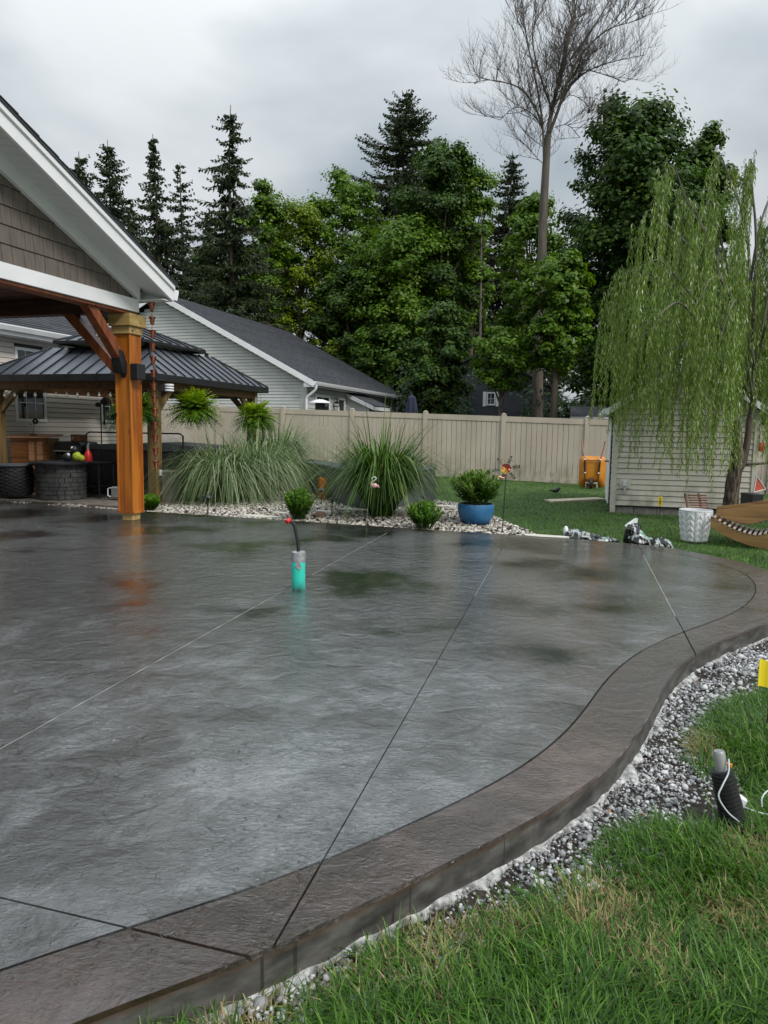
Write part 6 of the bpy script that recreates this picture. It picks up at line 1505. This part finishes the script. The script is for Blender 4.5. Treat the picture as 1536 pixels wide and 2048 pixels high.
def spruce(lb, px, D, ytop, wpx, seed, hb=.1, dens=1.0, droop=.5, thin=0, power=.8, ybot=860, twist=0):
    g = np.random.default_rng(seed); p0 = at(px, 860, Y=D); H = at(px, ytop, Y=D).z+.2; R_ = wpx*1.0/FPX*D
    t = thing('spruce_tree', lb, 'tree', (p0.x, D, -.2), 0, 'dark spruces on the skyline')
    m = MB(); r0 = .011*H+.05; kx = lambda s: .35*math.sin(s*5+seed)*s*.5
    m.tube([(kx(s), 0, H*s) for s in np.linspace(0, 1, 10)], [r0*(1-.93*s) for s in np.linspace(0, 1, 10)], 7); m.build('trunk', mt['bark'], t, True)
    Vs = []; rs = []; br = MB(); h = hb
    while h < .985:
        Lb = R_*((1-h)/(1-hb))**power*1.0+.22; nb_ = max(4, int((7+g.integers(0, 3))*dens))
        for k in range(nb_):
            a = g.uniform(0, 6.28); L_ = Lb*g.uniform(.45, 1.12)*(1 if g.random() > thin else .5); zc_ = H*(h+g.uniform(-.012, .012))
            s = np.linspace(.12, 1, max(4, int(L_/.17))); n = len(s)
            x = L_*s; z = zc_+L_*(.16*s-droop*s**1.4*.62+.20*s**4)+ (1-h)*0
            c = np.stack([kx(h)+x*math.cos(a), x*math.sin(a), z], 1)
            if L_ > .9: br.tube([tuple(c[0]*0+np.array([kx(h), 0, zc_])), tuple(c[n//2]), tuple(c[-1])], [.035, .022, .008], 3, False)
            sd = np.array([-math.sin(a), math.cos(a), 0]); od = np.array([math.cos(a), math.sin(a), -.2])
            for rep in range(5):
                sg = 1 if rep % 2 else -1; ll = (.2+.26*(1-s))*min(1.2, .45+L_*.3)*g.uniform(.6, 1.3, n)
                dr_ = sd*sg*g.uniform(.25, 1, (n, 1))+od*g.uniform(.2, .9, (n, 1))+np.array([0, 0, -1])*g.uniform(.1, 1.5*droop+.3, (n, 1)) if rep < 4 else od+np.array([0, 0, .35])+g.normal(0, .3, (n, 3))
                dr_ = unit(dr_); w_ = unit(np.cross(dr_, rand_like(g, n)))*(.045+.03*g.random((n, 1)))
                p_ = c+g.normal(0, .03, (n, 3)); Vs.append(np.stack([p_-w_*.4, p_+dr_*ll[:, None]*.45-w_, p_+dr_*ll[:, None], p_+dr_*ll[:, None]*.45+w_], 1).reshape(-1, 3)); rs.append(np.repeat(np.clip(g.beta(2, 2.5, n)*.8+.15*s, 0, 1), 4))
        h += (.30+.12*g.random())/H
    br.build('branch', mt['bark'], t, kind='stuff')
    V = np.concatenate(Vs); np_mesh('crown', V, np.arange(len(V)).reshape(-1, 4), needle, t, np.concatenate(rs), kind='stuff')
spruce('leftmost blunt-topped spruce rising above the pavilion roof slope', 168, 47, 303, 95, 41, .25, .9, .25, .1, .6)
spruce('broad spruce second from the left above the roof slope', 228, 49, 280, 130, 42, .2, 1.15, .35, .15, .75)
spruce('narrow spruce with a crooked drooping spire third from the left', 320, 46, 268, 120, 43, .12, .95, .75, .25, .95)
spruce('thin sparse spruce with bare lower trunk just left of the tallest left spruce', 372, 52, 325, 80, 44, .3, .6, .3, .4, .7)
spruce('tallest left spruce with long drooping open branches', 467, 43, 210, 165, 45, .08, .95, .7, .28, .78)
spruce('thin spruce filling in behind the left spruces', 420, 58, 420, 110, 49, .1, 1, .5, .1, .8)
spruce('low spruce behind the pavilion eave', 275, 56, 400, 130, 50, .1, 1.1, .5, .1, .8)
spruce('tallest dark spruce in the centre of the tree line', 798, 57, 180, 300, 46, .12, 1.15, .2, .18, .78)
spruce('pointed dark spruce just left of the bare dead tree', 1002, 56, 302, 130, 47, .16, 1.0, .3, .15, .7)
spruce('slim dark spruce behind the maples right of centre', 925, 58, 400, 100, 48, .12, 1.0, .4, .15, .8)
broad('slender light green tree right of the tall left spruce', 532, 49, 352, 640, 130, maple_l, 130, 95, 61, .19, clr=.2)
broad('yellow-green tree behind the grey house roof', 600, 51, 392, 690, 210, yellow_l, 210, 100, 62, .17)
broad('mid green tree with upright leafy tips above the grey roof end', 688, 52, 332, 690, 200, maple_l, 230, 105, 63, .18)
broad('dark green tree leaning on the right side of the central spruce', 868, 47, 262, 640, 190, maple_d, 220, 110, 64, .18, tilt=.1)
broad('narrow green tree between the central spruce and the pointed spruce', 935, 48, 312, 660, 130, maple_l, 150, 85, 65, .18)
broad('fresh green maple standing in front of the central spruce', 800, 46, 425, 790, 260, maple_l, 330, 120, 66, .18)
broad('shaded green tree just right of the grey house roof end', 705, 47, 520, 800, 210, maple_d, 230, 115, 67, .18)
broad('light green tree filling behind the left half of the grey roof', 530, 54, 470, 700, 190, yellow_l, 150, 100, 68, .19)
broad('mid green tree between the pointed spruce and dead tree', 1050, 41, 372, 700, 150, maple_l, 150, 100, 69, .16)
broad('huge dark maple behind the dead tree trunk', 1245, 33, 178, 800, 330, maple_d, 500, 140, 70, .17, .55, clr=.11)
broad('right shoulder of dark maple crown behind the willow top', 1370, 36, 245, 620, 150, maple_d, 170, 130, 71, .17, .5, tilt=.1)
broad('dark leafy tree spilling over the dead trunk', 1105, 28, 490, 745, 170, maple_l, 230, 110, 72, .13)
broad('small shaded tree over the fence in the middle', 880, 31, 600, 830, 150, maple_d, 220, 115, 73, .13)
broad('green sapling crown with feathery leaves above the fence', 1000, 29, 660, 772, 160, maple_l, 150, 90, 74, .11)
broad('shaded tree behind the closed navy umbrella', 775, 45, 640, 850, 190, maple_d, 190, 110, 75, .17)
broad('dark tree behind the garden shed roof', 1270, 27, 600, 835, 200, maple_d, 220, 115, 76, .13)
broad('dark tree behind the willow at the right edge', 1450, 29, 560, 850, 260, maple_d, 240, 120, 77, .14)
broad('yellow-green shrub at the end of the grey roof', 655, 46, 680, 800, 110, yellow_l, 80, 80, 78, .15)
broad('dark leafy tree filling below the leftmost spruces', 270, 60, 470, 760, 220, maple_d, 170, 110, 91, .2)
broad('dark leafy tree filling between the drooping spire and the tallest left spruce', 410, 58, 480, 760, 180, maple_d, 150, 110, 92, .2)
broad('green tree behind the gap between fresh maple and pointed spruce', 900, 55, 430, 760, 180, maple_d, 150, 110, 93, .2)
# understory and far wood that reads as one mass
def mass(name, n, xr, yr, zr, mat, ls, seed):
    g = np.random.default_rng(seed); k = n//90; cc = np.stack([g.uniform(*xr, k), g.uniform(*yr, k), g.uniform(0, 1, k)**1.1], 1)
    hh = np.array([mnoise.noise(Vector((a*.18, 3, 0)))*.5+.6 for a in cc[:, 0]]); cc[:, 2] = zr[0]+(zr[1]-zr[0])*cc[:, 2]*hh
    ra = cc[:, 0]/cc[:, 1]; cc = cc[~((ra < .035) & (cc[:, 1] < 50))]; ra = cc[:, 0]/cc[:, 1]; cc = cc[~((ra > .105) & (ra < .185) & (cc[:, 2] < 3.8) & (cc[:, 1] < 50))]; k = len(cc)
    i = np.repeat(np.arange(k), 90); m = len(i); dd = unit(g.normal(size=(m, 3))); c = cc[i]+dd*(g.random((m, 1))**.4)*np.array([.9, .9, .55])
    nrm = unit(np.array([0, -.2, .8])+.6*dd+g.normal(0, .3, (m, 3))); v = unit(np.cross(nrm, rand_like(g, m))); u = np.cross(nrm, v); s_ = ls*g.uniform(.6, 1.3, m)
    V, F = quads_from(c, u, v, s_*.45, s_*.6); tint = g.random(k)
    return np_mesh(name, V, F, mat, None, np.repeat(np.clip(tint[i]*.6+g.random(m)*.4, 0, 1), 4), kind='stuff')
mass('understory', 50000, (1, 16), (31, 42), (-.2, 6), bush_d, .16, 81)
mass('distant_wood', 50000, (-30, 34), (56, 66), (-.2, 17), bush_d, .34, 82)

# ---- the bare dead tree
def dead_tree():
    D = 31; g = random.Random(17)
    b_ = at(1075, 845, Y=D); t = thing('dead_tree', 'tall bare leafless dead tree rising behind the fence', 'tree', (b_.x, D, -.2))
    P = lambda px, py, dy=0: at(px, py, Y=D+dy)-t.location
    m = MB(); m.tube([P(1075, 858), P(1076, 700), P(1083, 560), P(1086, 430), P(1092, 330), P(1096, 270)], [.235, .215, .19, .17, .15, .125], 12); m.build('trunk', mt['dead_trunk'], t, True)
    limbs = [([(1086, 430), (1088, 340), (1085, 250), (1075, 180), (1060, 110), (1048, 40), (1040, -40)], .10, 0),
             ([(1094, 300), (1100, 240), (1115, 170), (1130, 100), (1150, 20), (1165, -60)], .17, .3),
             ([(1096, 275), (1118, 215), (1140, 150), (1170, 100), (1215, 60), (1260, 45)], .12, -.4),
             ([(1112, 190), (1130, 120), (1140, 60), (1150, -30)], .10, .2),
             ([(1085, 250), (1070, 215), (1045, 180), (1010, 165), (975, 160), (950, 165)], .075, -.3),
             ([(1088, 285), (1082, 250), (1060, 225), (1030, 215), (1000, 240)], .055, .3),
             ([(1125, 200), (1150, 160), (1190, 135), (1240, 120), (1290, 110)], .075, .1),
             ([(1135, 160), (1165, 140), (1210, 150), (1250, 165)], .045, -.5),
             ([(1110, 255), (1135, 250), (1160, 275)], .035, .2), ([(1090, 330), (1078, 320), (1060, 300)], .03, .2),
             ([(1105, 220), (1080, 150), (1065, 80), (1070, 0)], .08, -.5), ([(1140, 120), (1190, 50), (1225, -10), (1250, -60)], .08, .4), ([(1118, 215), (1140, 190), (1170, 205), (1185, 225)], .035, .4)]
    tw = MB()
    def grow(p, d, L, r, lvl):
        pts = [p]; n = 4; q = Vector(p); dd = Vector(d)
        for i in range(n):
            dd = (dd+Vector((g.uniform(-.24, .24), g.uniform(-.24, .24), g.uniform(-.12, .2)))).normalized(); q = q+dd*L/n; pts.append(Vector(q))
        tw.tube(pts, [r*(1-.16*i) for i in range(n+1)], 3 if lvl else 4, False)
        if lvl < 2:
            for i in range(1, n+1):
                for s_ in range(2 if lvl == 0 else g.choice((1, 2))):
                    a = Vector((g.uniform(-1, 1), g.uniform(-1, 1), g.uniform(-.05, 1.0))); a = (dd*.75+a*.85).normalized()
                    grow(pts[i], a, L*g.uniform(.4, .62), r*.6, lvl+1)
    for pts, r, dy in limbs:
        pp_ = [P(x, y, dy*i*.8) for i, (x, y) in enumerate(pts)]; pp_ = [Vector(p) for p in cat_spline([tuple(p) for p in pp_], 4)]; n = len(pp_)
        lm = MB(); lm.tube(pp_, [max(.014, r*.62*(1-.85*i/(n-1))) for i in range(n)], 7); lm.build('limb', mt['dead_trunk'], t, True)
        for i in range(3, n):
            d = (pp_[i]-pp_[i-1]).normalized()
            for s_ in range(2):
                if g.random() < .52:
                    a = Vector((g.uniform(-1, 1), g.uniform(-1, 1), g.uniform(.1, .9))); a = (d*.6+a).normalized()
                    grow(pp_[i], a, g.uniform(1.2, 2.4)*(.6+.5*(1-i/n)), max(.012, r*.15), 0)
    tw.build('twig', mt['twig'], t, kind='stuff')
dead_tree()
# slim bare stem between the trees
for px, y0, y1, D, lb in ((952, 860, 420, 47, 'slim grey bare trunk left of the pointed spruce'), (573, 800, 540, 56, 'dark bare trunk stem behind the grey house roof')):
    b_ = at(px, y0, Y=D); e = at(px-3, y1, Y=D); t = thing('bare_stem', lb, 'tree', (b_.x, D, -.2)); m = MB(); h = e.z+.2
    m.tube([(0, 0, 0), (.1, 0, h*.4), (0, 0, h*.8), (-.05, 0, h)], [.12, .10, .07, .03], 7); m.build('trunk', mt['bark_grey'], t, True)
    m = MB()
    for i in range(14): z = h*(.3+.05*i); a = i*2.3; m.tube([(.05, 0, z), (.05+.8*math.cos(a), .8*math.sin(a), z+.35), (.05+1.2*math.cos(a), 1.2*math.sin(a), z+.3)], [.03, .02, .008], 4, False)
    m.build('branch', mt['bark_grey'], t, kind='stuff')

# ---- the weeping willow
willow = leaf_mat('willow_leaf', [(0, (.06, .11, .016)), (.35, (.14, .22, .038)), (.7, (.24, .34, .07)), (.93, (.4, .48, .15)), (.96, (.3, .36, .2)), (1, (.42, .46, .33))], .36, .3, .5)
def willow_tree():
    D = 11.7; g = np.random.default_rng(91); b_ = at(1462, 1030, Y=D)
    t = thing('weeping_willow', 'young weeping willow with long hanging leafy strands in front of the shed', 'tree', (b_.x, D, -.13))
    P = lambda px, py, dy=0: at(px, py, Y=D+dy)-t.location
    m = MB(); m.tube([P(1461, 1040), P(1462, 1000), P(1466, 960), P(1474, 915), P(1474, 880), P(1470, 840)], [.12, .108, .098, .09, .08, .07], 18)
    m = MB() if False else m; tp_ = [P(1461, 1040), P(1462, 1000), P(1466, 960), P(1474, 915), P(1474, 880), P(1470, 840)]; tp_ = cat_spline([tuple(q_) for q_ in tp_], 8); m = MB(); nT = len(tp_); m.tube(tp_, [.125-.058*i/nT for i in range(nT)], 26)
    m.v = [tuple(Vector(v)+Vector((mnoise.noise(Vector((v[0]*26, v[1]*26, v[2]*5))), mnoise.noise(Vector((v[0]*26+9, v[1]*26, v[2]*5))), 0))*.022) for v in m.v]; m.build('trunk', mt['willow_bark'], t, False)
    m = MB(); m.tube([P(1472, 945), P(1486, 925), P(1494, 890), P(1500, 840), P(1515, 760)], [.08, .06, .055, .05, .035], 9); m.build('limb', mt['bark'], t, True)
    m = MB(); m.tube([P(1484, 928), P(1510, 928), P(1545, 925), P(1600, 900)], [.03, .022, .018, .01], 7); m.build('limb', mt['bark'], t, True)
    ends = []; lm = MB(); m = None
    roots = [P(1470, 850), P(1472, 800), P(1505, 800), P(1475, 760), P(1510, 740)]
    arch = [(1345, 330, -.6), (1300, 420, .6), (1255, 545, -.3), (1262, 590, .9), (1440, 312, .3), (1420, 400, -1.2), (1350, 500, 1.2), (1500, 318, -.2), (1560, 330, .4), (1600, 420, -.8), (1650, 500, .6), (1330, 620, -1.4), (1420, 560, -1.7), (1500, 520, -1.6), (1560, 600, -1.3), (1480, 450, 1.4), (1580, 520, 1.3), (1290, 650, .2), (1260, 700, .8), (1330, 730, -.8), (1310, 520, -1.0), (1380, 400, .8), (1390, 640, 1.5), (1650, 640, 0), (1460, 620, -1.9), (1540, 440, 0), (1400, 470, .2)]
    for i, (px, py, dy) in enumerate(arch):
        r0 = roots[i % 5]; e = P(px, py, dy); mid1 = r0.lerp(e, .35)+Vector((0, 0, (e.z-r0.z)*.28)); top_ = r0.lerp(e, .78)+Vector((0, 0, .28+.1*g.random())); e2 = e+Vector(((e.x-r0.x)*.12, dy*.1, -.28))
        path = [Vector(q_) for q_ in cat_spline([tuple(r0), tuple(mid1), tuple(top_), tuple(e), tuple(e2)], 7)]
        lm.tube(path, [max(.004, .028*(1-j/len(path))) for j in range(len(path))], 5, False)
        for j in range(7, len(path)): ends.append((path[j], (path[j]-path[j-1]).normalized(), j/len(path)))
    lm.build('bough', mt['bark_grey'], t, True, kind='stuff')
    ns = 660; hub = g.choice(len(ends), 420, replace=True); Vs = []; rs = []; st_ = MB()
    for k in range(ns):
        p, d, f = ends[hub[g.integers(0, len(hub))]]; p = np.array(p)+g.normal(0, .075, 3); a = g.uniform(0, 6.28)
        pxw = p[0]+t.location.x
        zlow = 1.28+(868-(935 if pxw > 4.0 else 850))/FPX*D  # strands end near head height
        Lm = max(.4, p[2]-.13-(zlow+g.uniform(-.3, 1.5)*g.random()**.6)); L_ = min(Lm, g.uniform(.6, 3.1)); n = int(L_/.034)+4; s = np.linspace(0, 1, n)
        out = np.array([math.cos(a), math.sin(a), 0])*g.uniform(.05, .3)+np.array([d.x, d.y, 0])*.25
        c = p+np.outer(s*(1-.5*s)*min(1, L_), out)+np.outer(s, [0, 0, -L_])+np.outer(np.minimum(s, .12)*(.12-np.minimum(s, .12))*20*0, [0, 0, 1])
        c[:, 0] += .03*np.sin(s*7+a)*s; c[:, 1] += .03*np.cos(s*6+a)*s
        if k % 2 == 0: st_.tube([tuple(c[0]), tuple(c[n//3]), tuple(c[2*n//3]), tuple(c[-1])], [.0035, .003, .0025, .0015], 3, False)
        for rep in range(2):
            az = g.uniform(0, 6.28, n); dn = np.stack([np.cos(az)*.5, np.sin(az)*.5, -g.uniform(.5, 1.1, n)], 1); dn = unit(dn)
            ll = .105*g.uniform(.6, 1.25, n)*(1-.25*s); w_ = unit(np.cross(dn, rand_like(g, n)))*(.0068*g.uniform(.7, 1.25, n))[:, None]
            q0 = c; q1 = c+dn*(ll*.45)[:, None]; q2 = c+unit(dn+np.array([0, 0, -.45]))*ll[:, None]
            Vs.append(np.stack([q0, q1-w_, q2, q1+w_], 1).reshape(-1, 3)); rs.append(np.repeat(np.clip(g.beta(2.2, 2.2, n)*.9+.06*s+(g.random(n) > .97)*.3, 0, 1), 4))
    st_.build('strand', mt['stem'], t, kind='stuff')
    V = np.concatenate(Vs); np_mesh('leaves', V, np.arange(len(V)).reshape(-1, 4), willow, t, np.concatenate(rs), kind='stuff')
willow_tree()

if __name__ == '__main__': print('TRIS', sum(sum(len(p.vertices)-2 for p in me.polygons) if len(me.polygons) < 5000 else len(me.polygons)*(len(me.polygons[0].vertices)-2) for me in bpy.data.meshes))
